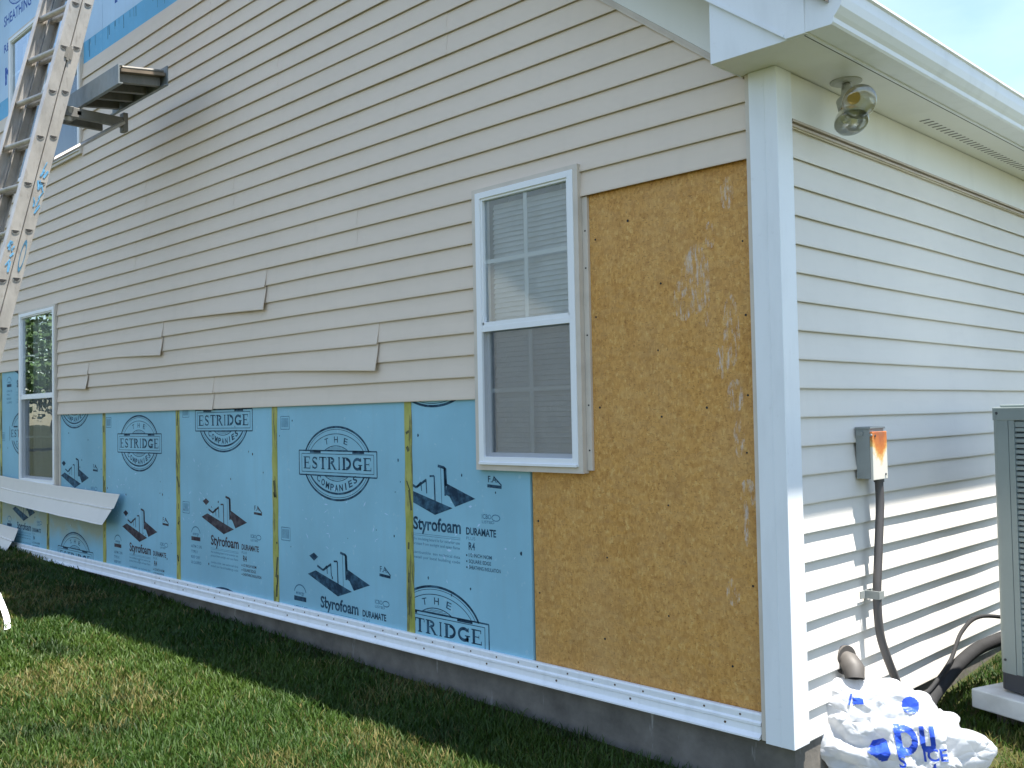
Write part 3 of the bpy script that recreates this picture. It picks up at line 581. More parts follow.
# ---- windows -------------------------------------------------------------
def window(x0, x1, z0, z1, zm, label, screen=True, casing=.24, fr=.30, blinds=True, nx=2, nz_=2, double=False, slat=.22, bottom_dark=False):
    w_ = MB(); y0 = -.16
    for a, b_, c_, d in ((x0, x0+casing, z0, z1), (x1-casing, x1, z0, z1), (x0+casing, x1-casing, z1-casing*.8, z1), (x0+casing, x1-casing, z0, z0+casing*1.1)): w_.box(a, b_, y0, .30, c_, d)
    root = w_.build('window', 'casing', house); root['label'] = label
    ix0, ix1, iz0, iz1 = x0+casing, x1-casing, z0+casing*1.1, z1-casing*.8
    f = MB()
    for a, b_, c_, d in ((ix0, ix0+fr, iz0, iz1), (ix1-fr, ix1, iz0, iz1), (ix0+fr, ix1-fr, iz1-fr*.9, iz1), (ix0+fr, ix1-fr, iz0, iz0+fr*1.1)): f.box(a, b_, y0-.045, .42, c_, d)
    f.box(ix0+.03, ix1-.03, y0-.12, y0-.046, iz0-.02, iz0+.10); f.build('window_frame', 'whiteclean', root, bevel=.015)
    spans = [(ix0+fr, ix1-fr)] if not double else [(ix0+fr, (ix0+ix1)/2-.2), ((ix0+ix1)/2+.2, ix1-fr)]
    if double: MB().box((ix0+ix1)/2-.2, (ix0+ix1)/2+.2, y0-.04, .4, iz0+.3, iz1-.3).build('mullion', 'whiteclean', root)
    for (gx0, gx1) in spans:
        gz0, gz1 = iz0+fr*1.1, iz1-fr*.9; sf_ = .17
        s = MB()   # upper sash, outside; lower sash, inside
        for a, b_, c_, d in ((gx0, gx0+sf_*.6, zm, gz1), (gx1-sf_*.6, gx1, zm, gz1), (gx0+sf_*.6, gx1-sf_*.6, gz1-sf_*.6, gz1), (gx0, gx1, zm-.30, zm+.12)): s.box(a, b_, -.13, .08, c_, d)
        s.box(gx0, gx1, -.15, -.131, zm-.30, zm-.05)
        s.build('sash', 'whiteclean', root, bevel=.01)
        s = MB()
        for a, b_, c_, d in ((gx0, gx0+sf_, gz0, zm-.3), (gx1-sf_, gx1, gz0, zm-.3), (gx0+sf_, gx1-sf_, gz0, gz0+sf_)): s.box(a, b_, .10, .24, c_, d)
        s.build('sash', 'whiteclean', root)
        mn = MB(); cx = (gx0+gx1)/2
        mn.box(cx-.10, cx+.10, .035, .05, zm+.1, gz1-.05); mn.box(gx0, gx1, .036, .049, (zm+gz1)/2-.09, (zm+gz1)/2+.09)
        mn.box(cx-.10, cx+.10, .20, .215, gz0+.1, zm-.3); mn.box(gx0, gx1, .201, .214, (zm+gz0)/2-.09, (zm+gz0)/2+.09); mn.build('muntin', 'whiteclean', root)
        MB().add([(gx0, .02, zm), (gx1, .02, zm), (gx1, .02, gz1), (gx0, .02, gz1)], [(0, 1, 2, 3)]).build('pane', 'glass', root, recalc=False)
        MB().add([(gx0, .18, gz0), (gx1, .18, gz0), (gx1, .18, zm), (gx0, .18, zm)], [(0, 1, 2, 3)]).build('pane', 'glass', root, recalc=False)
        if screen: MB().add([(gx0, -.08, gz0), (gx1, -.08, gz0), (gx1, -.08, zm-.28), (gx0, -.08, zm-.28)], [(0, 1, 2, 3)]).build('insect_screen', 'screen', root, recalc=False)
        if blinds:
            bl = MB(); z = gz1-.1; k = 0
            if blinds == 'vertical':
                x = gx0+.1
                while x < gx1-.15: bl.obox((x+.13, .9, (gz0+gz1)/2), (.12, .05, 0), (0.004, -.008, 0), (0, 0, (gz1-gz0)/2)); x += .30
            else:
                while z > gz0+.15:
                    z -= slat; k += 1; bl.obox(((gx0+gx1)/2, .55+random.uniform(-.008, .008), z), ((gx1-gx0)/2-.12, 0, random.uniform(-.012, .012)), (0, -.06, -.125), (0, .005, -.003))
                for q in (.2, .8): bl.box(gx0+(gx1-gx0)*q-.015, gx0+(gx1-gx0)*q+.015, .60, .62, gz0+.1, gz1)
            bl.build('blind', 'blind', root)
    rm = MB(); rm.add([(ix0-.5, .45, iz0-.5), (ix1+.5, .45, iz0-.5), (ix1+.5, .45, iz1+.5), (ix0-.5, .45, iz1+.5), (ix0-.5, 8, iz0-.5), (ix1+.5, 8, iz0-.5), (ix1+.5, 8, iz1+.5), (ix0-.5, 8, iz1+.5)], [(4, 5, 6, 7), (0, 1, 5, 4), (1, 2, 6, 5), (2, 3, 7, 6), (3, 0, 4, 7)])
    rm.build('room_behind', 'interior', root)
    return root
window(-15.1, -8.83, -3.12, 9.32, 3.25, 'white window beside the strand board with closed blinds')
window(-73.6, -65.05, -5.9, 9.0, 1.72, 'tall white window at the far left above the hanging strip', blinds='vertical')
window(-76.0, -59.6, 20.2, 33.9, 27.4, 'upstairs double window behind the ladder', double=True, blinds='vertical')
# wood nailing strip right of the near window, gable flashing bits
MB().box(-8.82, -8.55, .08, .2, -3.0, 7.98).build('window_flange', 'casing', house)
nl = MB()
for z in (6.6, 5.1, 2.4, -.4, -2.2): nl.tube([(-8.68, .09, z), (-8.68, .07, z)], .04, 6)
nl.build('flange_nail', 'hole', COL.objects[-1] if False else house)
MB().box(-64.98, -64.6, .06, .12, -5.9, 0).build('window_flange', 'casing', house)

# ================================================================== THINGS ON THE HOUSE
# loose siding strips
def hang_strip(name, xl, xr_top, xr_bot, ztl, ztr, label, sag=.0):
    m = MB(); n = 30; vs = []
    prof = [(0, .0, .06), (.03, .02, .10), (.10, .04, .02), (.47, .17, .06), (.485, .30, -.02), (.53, .28, .06), (.97, .60, .10), (1.0, .66, .03), (1.0, .60, -.05)]
    for i in range(n+1):
        t_ = i/n
        for (v_, o, dz) in prof:
            xr = xr_top+(xr_bot-xr_top)*v_; x = xl+(xr-xl)*t_; ang = .25+.75*t_
            zt = ztl+(ztr-ztl)*t_-sag*math.sin(math.pi*t_)
            vs.append((x, -.28-o*ang*1.25-.05*dz, zt-v_*2.15+.04*noise.noise(Vector((x*.3, v_, 0)))))
    k = len(prof); m.add(vs, [(i*k+a, (i+1)*k+a, (i+1)*k+a+1, i*k+a+1) for i in range(n) for a in range(k-1)])
    o = m.build(name, 'siding_side', None, recalc=False); s_ = o.modifiers.new('thickness', 'SOLIDIFY'); s_.thickness = .0018
    return tag(o, label, 'siding strip')
hang_strip('siding_strip', -84, -52.4, -53.6, -5.05, -5.85, 'pale siding strip hanging slack below the tall left window', .12)
hang_strip('siding_strip', -90, -73.3, -74.4, -9.3, -9.72, 'short pale siding end hanging near the lawn at the left edge', .0)
# curled scrap on the lawn
m = MB(); vs = []; n = 12
for i in range(n+1):
    a = i/n; c0_ = Vector((-50.0+6.3*a, -9.1-1.6*a+.3*math.sin(a*2.5), ground_z(-46, -10)+.2+1.1*(1-a)**2))
    for q in (-.2, 0, .2): vs.append((c0_.x+q*.5, c0_.y-q, c0_.z+.14*q*q))
m.add(vs, [(i*3+j, (i+1)*3+j, (i+1)*3+j+1, i*3+j+1) for i in range(n) for j in range(2)]); o = m.build('siding_scrap', 'white', None, recalc=False); s_ = o.modifiers.new('thickness', 'SOLIDIFY'); s_.thickness = .002
tag(o, 'white curled scrap lying on the sunny lawn at the left edge', 'scrap')

# flood lamp under the soffit
fl_ = empty('flood_lamp', (.99, 3.15, 10.87), 'twin bulb flood lamp fixed under the white soffit', 'lamp')
m = MB(); m.tube([(.99, 3.15, 10.868), (.99, 3.15, 10.83), (.99, 3.15, 10.76)], [.55, .55, .40], 28); m.build('canopy', 'lampgrey', fl_, smooth=False)
def bulb(base, d, r=.58, L=1.25):
    base = Vector(base); d = Vector(d).normalized()
    m = MB(); m.tube([(.99, 3.15, 10.8), base+Vector((0, 0, .12)), base], [.13, .15, .17], 12); arm = m.build('swivel_arm', 'lampgrey', fl_, smooth=True)
    m = MB(); m.tube([base-d*.12, base, base+d*.38, base+d*.42], [.12, .30, .31, .26], 20); m.build('socket', 'lampgrey', fl_, smooth=False)
    m = MB(); m.tube([base+d*.40, base+d*.46, base+d*.50], [.24, .24, .22], 20); m.build('collar', 'brass', fl_)
    ps = [(0.46, .20), (.55, .26), (.68, .40), (.85, .51), (1.0, .57), (1.08, .585)]
    m = MB(); m.tube([base+d*a for a, _ in ps], [q for _, q in ps], 32, cap=False); rf_ = m.build('bulb', 'mirror', fl_, smooth=True)
    ps = [(1.08, .588), (1.14, .575), (1.22, .50), (1.28, .36), (1.31, .18), (1.315, .02)]
    m = MB(); m.tube([base+d*a for a, _ in ps], [q for _, q in ps], 32, cap=False); m.build('lens', 'bulbglass', rf_, smooth=True)
bulb((1.25, 2.85, 10.25), (.62, -.62, -.50)); bulb((1.05, 2.9, 10.1), (.42, -.40, -.95))

# electrical box with conduit
eb = empty('disconnect_box', (0, 5.1, -3.3), 'grey electrical box with rusted cover on the side wall', 'electrical box')
m = MB(); m.box(.0, .55, 5.10, 6.28, -3.34, -1.50); m.box(.0, .60, 5.06, 6.32, -1.50, -1.42); m.build('box_body', 'boxgrey', eb, bevel=.02)
m = MB(); m.box(.555, .66, 5.09, 6.30, -3.38, -1.60); m.build('cover', 'rust', eb, bevel=.02)
m = MB(); m.tube([(.61, 5.03, -1.72), (.61, 5.12, -1.72)], .05, 8); m.box(.1, .3, 5.0, 5.08, -1.75, -1.6); m.build('hinge', 'boxgrey', eb)
m = MB(); m.tube([(.45, 5.98, -3.34), (.45, 5.98, -3.5)], .19, 14); m.build('conduit_fitting', 'conduit', eb)
pts = [(.45, 5.98, -3.4), (.48, 5.93, -4.4), (.5, 5.62, -6.2), (.52, 5.38, -7.6), (.55, 5.45, -9.0), (.6, 5.9, -10.0), (.62, 6.5, -10.9), (.7, 7.0, -11.9)]
def cr_spline(P, k=8):
    P = [Vector(p) for p in P]; P = [P[0]*2-P[1]]+P+[P[-1]*2-P[-2]]; out = []
    for i in range(1, len(P)-2):
        for j in range(k):
            t_ = j/k; a, b_, c_, d = P[i-1:i+3]
            out.append(.5*((2*b_)+(c_-a)*t_+(2*a-5*b_+4*c_-d)*t_*t_+(3*b_-a-3*c_+d)*t_**3))
    out.append(P[-2]); return out
m = MB(); m.tube(cr_spline(pts), .155, 12); m.build('conduit', 'conduit', eb, smooth=True)
m = MB(); m.box(.12, .66, 5.2, 5.24, -7.75, -7.45); m.obox((.68, 5.40, -7.6), (.012, 0, 0), (0, .2, 0), (0, 0, .14)); m.box(.1, .14, 4.85, 5.95, -7.74, -7.46); m.build('strap', 'boxgrey', eb)
m = MB(); [m.tube([(.655, y, z), (.685, y, z)], .045, 8) for y, z in ((5.3, -1.75), (6.1, -3.2))]; m.build('screw', 'acbase', eb)
# pipe vent
pv = empty('drain_pipe', (0, 3.3, -9.9), 'grey pipe stub sticking out of the siding above the plastic bag', 'pipe')
m = MB(); m.tube([(-.05, 3.75, -9.75), (.25, 3.6, -9.78), (.50, 3.42, -9.95), (.58, 3.3, -10.25)], [.34, .37, .38, .33], 18, cap=False);  m.build('pipe_hood', 'ventgrey', pv, smooth=True)
m = MB(); m.tube([(-.03, 3.75, -9.75), (.10, 3.72, -9.75)], .52, 20); m.build('wall_flange', 'ventgrey', pv)

# ---------------- extension ladder
LT = Vector((-43.386, -6.675, 24.876)); th_, de = .2504, .1628
ln = Vector((-math.sin(de), math.cos(de), 0)); lr = Vector((-math.cos(de), -math.sin(de), 0)); lu = ln*math.sin(th_)+Vector((0, 0, math.cos(th_))); lm = lu.cross(lr)
if lm.y < 0: lm = -lm
OFF = .727; WD = 4.115
foot = LT-lu*((LT.z-ground_z(-42, -16)-.3)/lu.z)
lad = empty('extension_ladder', tuple(foot), 'tall aluminium extension ladder leaning on the gable at the left', 'ladder')
def rail(side, lay, a0, a1, label):
    """C-channel rail; side 0 = near (outer web faces the corner), 1 = far"""
    m = MB(); c = LT+lm*OFF*lay+lr*(WD*side); out = -lr if side == 0 else lr
    hw = .325; fl = .36
    A, B = c+lu*a0, c+lu*a1; mid = (A+B)/2; hl = (B-A)/2
    m.obox(mid+out*.0, out*.02, lm*hw, hl); m.obox(mid-out*fl/2-lm*(hw-.025)+out*.021*-1, out*(fl/2), lm*.025, hl); m.obox(mid-out*fl/2+lm*(hw-.025)-out*.021, out*(fl/2), lm*.025, hl)
    o = m.build('rail', 'alu', lad); return o
base_len = (foot-LT).dot(lu)
TOP = (51.0-LT.z)/lu.z
rail(0, 0, base_len+9, TOP, ''); rail(1, 0, base_len+9, TOP, ''); rail(0, 1, base_len, TOP-22, ''); rail(1, 1, base_len, TOP-22, '')
def rung(lay, s_):
    c = LT+lm*OFF*lay+lu*s_; m = MB(); pr = []
    for k in range(12):   # D shape: flat tread on top
        a = math.pi+math.pi*k/11; pr.append((math.cos(a)*.165, math.sin(a)*.19))
    pr = [(a*1.42, b_*1.3+.09) for a, b_ in pr]; n = len(pr); A = c-lr*.045; B = c+lr*(WD+.045)
    vert_ = Vector((0, 0, 1)); hz_ = vert_.cross(lr).normalized()
    vs = [A+hz_*a+lu*b_ for a, b_ in pr]+[B+hz_*a+lu*b_ for a, b_ in pr]
    m.add(vs, [(i, (i+1) % n, (i+1) % n+n, i+n) for i in range(n)]); 
    o = m.build('rung', 'alu', lad, recalc=True)
    m = MB(); vs = [c-lr*.048+hz_*a*.74+lu*(b_*.74+.03) for a, b_ in pr]; m.add(vs, [tuple(range(n))]); vs = [c+lr*(WD+.03)+hz_*a*.86+lu*b_*.86 for a, b_ in pr]; m.add(vs, [tuple(range(n))]); m.build('rung_hollow', 'hole', o)
k = math.ceil((base_len+9.3)/3)
while 3*k < TOP-.3: rung(0, 3*k); k += 1
k = math.ceil((base_len+.6)/3)
while 3*k+.36 < TOP-22.3: rung(1, 3*k+.36); k += 1
def foot_pad(side):
    c = foot+lm*OFF+lr*WD*side; m = MB(); m.obox(c-Vector((0, 0, .22)), lr*.2, Vector((0, .55, 0)), Vector((0, 0, .06))); m.obox(c+Vector((0, 0, .05)), lr*.06, lm*.25, lu*.35); m.build('foot', 'aludark', lad)
foot_pad(0); foot_pad(1)
mk = MB()   # sprayed owner's marks and worn label on the near rail
for (s0, s1, lay) in ((-13.6, -10.4, 1), (-17.2, -15.6, 0)):
    r2 = random.Random(int(s0)); c = LT+lm*OFF*lay-lr*.025
    for i in range(16 if lay else 9):
        p = c+lu*r2.uniform(s0, s1)+lm*r2.uniform(-.2, .2); a = r2.uniform(-.5, .5); L = r2.uniform(.08, .32); d1 = lu*math.cos(a)+lm*math.sin(a)
        q = d1.cross(lr).normalized(); m_ = p; mk.obox(m_-lr*.02, lr*.003, d1*L, q*r2.uniform(.02, .06))
mk.build('paint_mark', 'paintblue', lad)
c = LT+lm*OFF-lr*.04+lu*-16.2; m = MB(); pts = [c+lm*.15*math.cos(a)+lu*1.0*math.sin(a) for a in [k*math.pi/12 for k in range(24)]]
m.add([p-lr*.0 for p in pts]+[c+(p-c)*.72 for p in pts], [(i, (i+1) % 24, (i+1) % 24+24, i+24) for i in range(24)]); m.build('oval_label', 'ink_pale', lad, recalc=False)
m = MB(); c = LT+lm*.36+lu*-3.2; m.obox(c-lr*.05, lr*.03, lm*.22, lu*.35); m.obox(c-lr*.09, lr*.02, lm*.08, lu*.5); m.build('rung_lock', 'aludark', lad)
# ladder jack under the platform
jk = empty('ladder_jack', (-43.5, -7, 18), 'dirty metal ladder jack bracket carrying the short grey platform', 'ladder jack')
m = MB(); m.box(-44.3, -43.9, -7.6, -3.3, 18.05, 18.65); m.box(-44.4, -43.8, -3.55, -3.25, 17.75, 18.95); m.box(-46.2, -45.9, -7.6, -4.0, 18.15, 18.6); m.box(-46.2, -43.9, -6.4, -6.1, 18.2, 18.5); m.build('arm', 'aludark', jk, bevel=.03)
m = MB(); m.tube([(-43.4, -3.7, 18.2), (-43.4, -8.6, 14.6)], .13, 8); m.build('brace', 'alu', jk)
m = MB(); m.tube([(-44.3, -6.8, 17.9), (-44.0, -6.8, 18.7)], .26, 10); m.build('hook', 'alu', jk)
# platform
pf = empty('work_platform', (-43, -4.5, 19), 'short grey platform resting on the ladder jack, seen from below', 'platform')
tl = .40/3.0   # slight tilt up towards the wall
def PY(y, z): return z+(y+6.1)*tl
m = MB(); x0, x1 = -46.4, -38.5
def slab(m, x0, x1, ya, yb, za, zb): m.add([(x0, ya, PY(ya, za)), (x1, ya, PY(ya, za)), (x1, yb, PY(yb, za)), (x0, yb, PY(yb, za)), (x0, ya, PY(ya, zb)), (x1, ya, PY(ya, zb)), (x1, yb, PY(yb, zb)), (x0, yb, PY(yb, zb))], [(0,3,2,1),(4,5,6,7),(0,1,5,4),(1,2,6,5),(2,3,7,6),(3,0,4,7)])
slab(m, x0, x1, -6.12, -6.04, 18.86, 20.0); slab(m, x0, x1, -6.04, -5.85, 18.86, 18.94); slab(m, x0, x1, -6.04, -5.85, 19.92, 20.0); m.build('side_rail', 'plankrail', pf)
m = MB(); slab(m, x0, x1, -3.18, -3.10, 19.0, 20.2); slab(m, x0, x1, -3.35, -3.18, 19.0, 19.08); m.build('side_rail', 'plankrail', pf)
m = MB(); slab(m, x0+.1, x1-.15, -6.0, -3.2, 19.62, 19.80); m.build('deck', 'wood', pf)
for i, x in enumerate((-39.4, -41.3, -43.2, -45.2)):
    m = MB(); slab(m, x, x+.35, -5.84, -3.36, 19.1, 19.61); m.build('cross_member', 'aludark', pf)
m = MB(); m.tube([(-38.75, -5.8, PY(-5.8, 19.88)), (-38.75, -3.3, PY(-3.3, 19.9))], .10, 10); m.build('end_bar', 'aludark', pf)

# ---------------- air conditioner
def ac():
    a = math.radians(19); fx = Vector((math.cos(a), -math.sin(a), 0)); bx = Vector((math.sin(a), math.cos(a), 0)); o0 = Vector((2.85, 10.6, 0)); zb, zt = -11.40, -.80
    root = empty('air_conditioner', (2.85+4*fx.x, 10.6+4*bx.y, -12.0), 'grey-green louvred air conditioner at the right edge on its pale pad', 'air conditioner')
    def P(u, v, z): q = o0+fx*u+bx*v; return (q.x, q.y, z)
    S_ = 8.6; rc = .36; CW = .80
    def outline(ins):
        pts = []
        for (cx, cy, a0) in ((rc, rc, 180), (S_-rc, rc, 270), (S_-rc, S_-rc, 0), (rc, S_-rc, 90)):
            for k in range(6): q = math.radians(a0+90*k/5); pts.append((cx+(rc-ins)*math.cos(q), cy+(rc-ins)*math.sin(q)))
        return pts
    def ring(m, ins, z0, z1, cap=True):
        p = outline(ins); n = len(p); m.add([P(u, v, z0) for u, v in p]+[P(u, v, z1) for u, v in p], [(i, (i+1) % n, (i+1) % n+n, i+n) for i in range(n)]+([tuple(range(n)), tuple(range(2*n-1, n-1, -1))] if cap else []))
    m = MB(); ring(m, .28, zb+.3, zt-.3); m.build('coil_core', 'acdark', root)
    m = MB(); ring(m, -.03, zt-.50, zt); ring(m, .25, zt, zt+.10); m.build('top_cover', 'acgreen', root, bevel=.03)
    m = MB(); ring(m, .02, zb-.25, zb+.42); m.build('base_pan', 'acbase', root)
    for (u, v) in ((0, 0), (S_, 0), (S_, S_), (0, S_)):     # corner panels
        m = MB()
        su, sv = (1 if u == 0 else -1), (1 if v == 0 else -1)
        pts = [(u+su*CW, v), (u+su*rc, v)]+[(u+su*rc-su*rc*math.sin(q), v+sv*rc-sv*rc*math.cos(q)) for q in [k*math.pi/12 for k in range(1, 6)]]+[(u, v+sv*rc), (u, v+sv*CW)]
        inn = [(u+su*CW, v+sv*.1), (u+su*.5, v+sv*.1), (u+su*.1, v+sv*.5), (u+su*.1, v+sv*CW)]
        n = len(pts); vs = [P(x, y, zb+.4) for x, y in pts]+[P(x, y, zt-.5) for x, y in pts]; m.add(vs, [(i, i+1, i+1+n, i+n) for i in range(n-1)])
        for q in (0, n-1):
            x, y = pts[q]; x2, y2 = (x, y+sv*.2) if q == 0 else (x+su*.2, y); m.add([P(x, y, zb+.4), P(x2, y2, zb+.4), P(x2, y2, zt-.5), P(x, y, zt-.5)], [(0, 1, 2, 3)])
        m.build('corner_panel', 'acgreen', root)
    for side in range(4):
        m = MB(); n = 46
        def Q(s_, d, z): return {0: P(s_, d, z), 1: P(S_-d, s_, z), 2: P(s_, S_-d, z), 3: P(d, s_, z)}[side]
        for i in range(n):
            z = zb+.45+(zt-.55-zb-.45)*(i+.5)/n; h = .062
            if i in (0, n-1): h = .10
            for (s0, s1) in ((1.05, 4.15), (4.45, S_-1.05)):
                m.add([Q(s0, .05, z-h), Q(s1, .05, z-h), Q(s1, .05, z+h), Q(s0, .05, z+h), Q(s0, .14, z-h+.04), Q(s1, .14, z-h+.04), Q(s1, .14, z+h+.04), Q(s0, .14, z+h+.04)], [(0,3,2,1),(4,5,6,7),(0,1,5,4),(1,2,6,5),(2,3,7,6),(3,0,4,7)])
        for s0, s1 in ((.82, 1.06), (4.14, 4.46), (S_-1.06, S_-.82)):
            m.add([Q(s0, .01, zb+.42), Q(s1, .01, zb+.42), Q(s1, .01, zt-.5), Q(s0, .01, zt-.5), Q(s0, .16, zb+.42), Q(s1, .16, zb+.42), Q(s1, .16, zt-.5), Q(s0, .16, zt-.5)], [(0,3,2,1),(4,5,6,7),(0,1,5,4),(1,2,6,5),(2,3,7,6),(3,0,4,7)])
        m.build('louvre_panel', 'acgreen', root)
    m = MB(); c = o0+fx*S_/2+bx*S_/2
    for r in (.8, 1.4, 2.0, 2.6, 3.2): m.tube([(c.x+r*math.cos(k*math.pi/16), c.y+r*math.sin(k*math.pi/16), zt+.2) for k in range(33)], .035, 5, cap=False)
    for k in range(8): m.tube([(c.x, c.y, zt+.2), (c.x+3.5*math.cos(k*math.pi/4), c.y+3.5*math.sin(k*math.pi/4), zt+.14)], .04, 5)
    m.build('fan_guard', 'acbase', root)
    m = MB(); 
    for zz in (-1.1,): pass
    m.tube([P(.35, -.01, zt-.22), P(.35, -.04, zt-.22)], .06, 8); m.tube([P(.35, .02, zb+.9), P(.35, -.03, zb+.9)], .05, 8); m.build('screw', 'acbase', root)
    # pad
    pm = MB(); lo, hi = -.75, S_+.5; v0, v1 = -.62, S_+.3
    q = [P(lo, v0, 0), P(hi, v0, 0), P(hi, v1, 0), P(lo, v1, 0)]; pm.add([(x, y, -12.5) for x, y, _ in q]+[(x, y, -11.76) for x, y, _ in q], [(0,3,2,1),(4,5,6,7),(0,1,5,4),(1,2,6,5),(2,3,7,6),(3,0,4,7)])
    padr = pm.build('equipment_pad', 'pad', None, bevel=.06); tag(padr, 'pale concrete pad under the air conditioner', 'pad')
    bm_ = MB()
    for u, v in ((.6, .6), (S_-1.2, .6), (.6, S_-1.2), (S_-1.2, S_-1.2)):
        x, y, _ = P(u, v, 0); bm_.box(x-.8, x+.8, y-.5, y+.5, -13.9, -12.51)
    bm_.build('support_block', 'concrete', padr)
ac()
# line set and control cable
m = MB(); m.tube(cr_spline([(.1, 6.6, -11.3), (.7, 6.9, -11.6), (1.3, 7.4, -11.95), (1.0, 8.8, -12.0), (.9, 10.3, -11.7), (.95, 12.2, -11.2), (1.3, 14.0, -10.8), (2.3, 16.5, -10.6), (5.4, 17.0, -10.6)]), .27, 12)
tag(m.build('refrigerant_hose', 'rubber', None, smooth=True), 'thick black insulated hose running from the wall to the air conditioner', 'hose')
m = MB(); m.tube(cr_spline([(1.2, 7.6, -11.6), (1.0, 8.9, -11.6), (.9, 11.0, -11.0), (.8, 12.6, -10.1), (1.1, 14.2, -9.7), (2.6, 16.2, -10.1), (4.4, 16.9, -10.3)]), .085, 8)
tag(m.build('control_cable', 'rubber', None, smooth=True), 'thin dark cable arching above the thick black hose', 'cable')

# ---------------- plastic bag
def make_bag():
    bm = bmesh.new(); bmesh.ops.create_icosphere(bm, subdivisions=6, radius=1)
    r2 = random.Random(11); planes = [(Vector((r2.gauss(0, 1), r2.gauss(0, 1), r2.gauss(0, 1))).normalized(), r2.uniform(-.2, .9)) for _ in range(26)]
    peaks = [(Vector((-.55, .05, .85)).normalized(), 1.0, .26), (Vector((.02, -.15, 1)).normalized(), .50, .30), (Vector((.62, .25, .62)).normalized(), .22, .35), (Vector((-.95, -.2, .25)).normalized(), .22, .32), (Vector((.95, -.1, .1)).normalized(), .18, .4), (Vector((.35, .75, .75)).normalized(), .38, .3)]
    X = Vector((.88, .47, 0)); Y = Vector((-.47, .88, 0))    # bag is wide along X
    for v in bm.verts:
        n = v.co.normalized(); r = 1.0
        for p, s_, w_ in peaks: d = (n-p).length; r += s_*math.exp(-(d/w_)**1.3)*1.0
        q = n*2.1+Vector((noise.noise(n*1.7), noise.noise(n*1.7+Vector((5, 0, 0))), noise.noise(n*1.7+Vector((0, 9, 0)))))*.8
        cr_ = 0
        for f_s, am in ((.8, .25), (1.6, .17), (3.2, .10), (6.4, .04)): cr_ += am*(1-2*abs(noise.noise(q*f_s+Vector((f_s*3, 1, 2)))) * 1.6)
        for k_, (pn, off) in enumerate(planes[:14]): cr_ += .05*(1-min(1, abs(n.dot(pn)-off)*7))
        r += cr_-.05
        c = n*r; z = c.z*1.28 if c.z > 0 else c.z*.9
        P_ = X*c.x*2.25+Y*c.y*1.25; v.co = Vector((P_.x, P_.y, z*1.14))
    me = bpy.data.meshes.new('plastic_bag')
    zmin = -.9
    for v in bm.verts:
        if v.co.z < zmin: v.co.z = zmin+(v.co.z-zmin)*.08
    cx, cy, cz = 1.5, 3.9, -12.78
    for v in bm.verts: v.co = W((v.co.x+cx, v.co.y+cy, v.co.z+cz))
    bm.to_mesh(me); bm.free(); tmp = bpy.data.objects.new('film', me); COL.objects.link(tmp)
    dm = tmp.modifiers.new('d', 'DECIMATE'); dm.ratio = .03; sm_ = tmp.modifiers.new('s', 'SUBSURF'); sm_.levels = 2; bpy.context.view_layer.update()
    dg = bpy.context.evaluated_depsgraph_get(); me = bpy.data.meshes.new_from_object(tmp.evaluated_get(dg), depsgraph=dg); bpy.data.objects.remove(tmp); me.name = 'plastic_bag'
    bm = bmesh.new(); bm.from_mesh(me)
    for v in bm.verts:
        p = v.co*10; v.co += v.normal*(.006*(1-2.6*abs(noise.noise(p)))+.0035*(1-2.6*abs(noise.noise(p*2.3)))+.0015*(1-2.6*abs(noise.noise(p*5))))
    bmesh.ops.recalc_face_normals(bm, faces=bm.faces); bvh = BVHTree.FromBMesh(bm); bm.to_mesh(me); bm.free()
    for p in me.polygons: p.use_smooth = False
    for p in me.polygons: p.use_smooth = True
    me.materials.append(MT['bag']); o = bpy.data.objects.new('plastic_bag', me); COL.objects.link(o)
    tag(o, 'crumpled white plastic bag with blue print beside the corner post', 'bag')
    # lettering laid on the film from outside
    I = MB(); view = (W((2.2, 4.4, -12.2))-W(CP)).normalized(); rt = view.cross(Vector((0, 0, 1))).normalized(); up = rt.cross(view)
    def lay(polys, ox, oz, s_, rot):
        c_, s2 = math.cos(rot), math.sin(rot)
        for vs, f in polys:
            mp_ = []
            for (a, b_) in vs:
                a2, b2 = (ox+(a*c_-b_*s2)*s_)*.88, (oz+(a*s2+b_*c_)*s_)*.88; org = W((1.85, 4.1, -11.95))+rt*a2*U+up*b2*U-view*1.0
                h = bvh.ray_cast(org, view)
                if h[0] is None: mp_.append(None)
                else: w_ = h[0]-view*.004; mp_.append((w_.x/U, w_.y/U, w_.z/U-ZB))
            for q in f:
                if all(mp_[i] is not None for i in q): I.add([mp_[i] for i in q], [tuple(range(len(q)))])
    def cells(x0, x1, z0, z1, n=7, inside=None):
        vs = [(x0+(x1-x0)*i/n, z0+(z1-z0)*j/n) for j in range(n+1) for i in range(n+1)]; f = []
        for j in range(n):
            for i in range(n):
                q = (j*(n+1)+i, j*(n+1)+i+1, (j+1)*(n+1)+i+1, (j+1)*(n+1)+i); mxx = sum(vs[k][0] for k in q)/4; mz = sum(vs[k][1] for k in q)/4
                if inside is None or inside(mxx, mz): f.append(q)
        return (vs, f)
    ringD = lambda x, z: (.24 < math.hypot(x, z*.85) < .46 and x > -.12) or -.34 < x < -.12
    lay([cells(-.5, .5, -.6, .6, 44, lambda x, z: ringD(x, z) and True)], .12, -.35, 1.0, .15)
    lay([cells(-.28, .28, -.5, .5, 36, lambda x, z: ((x < -.1 or x > .1) and z > -.25) or (z <= -.25 and math.hypot(x, (z+.25)*1.1) < .27))], .92, -.25, .95, .1)
    lay([cells(-.5, .3, -.45, .35, 30, lambda x, z: abs(x)+abs(z) < .55)], -.75, -.75, 1.0, .3)
    lay([cells(-.3, .3, -.35, .35, 30, lambda x, z: math.hypot(x, z) < .32)], .35, .95, 1.0, 0)
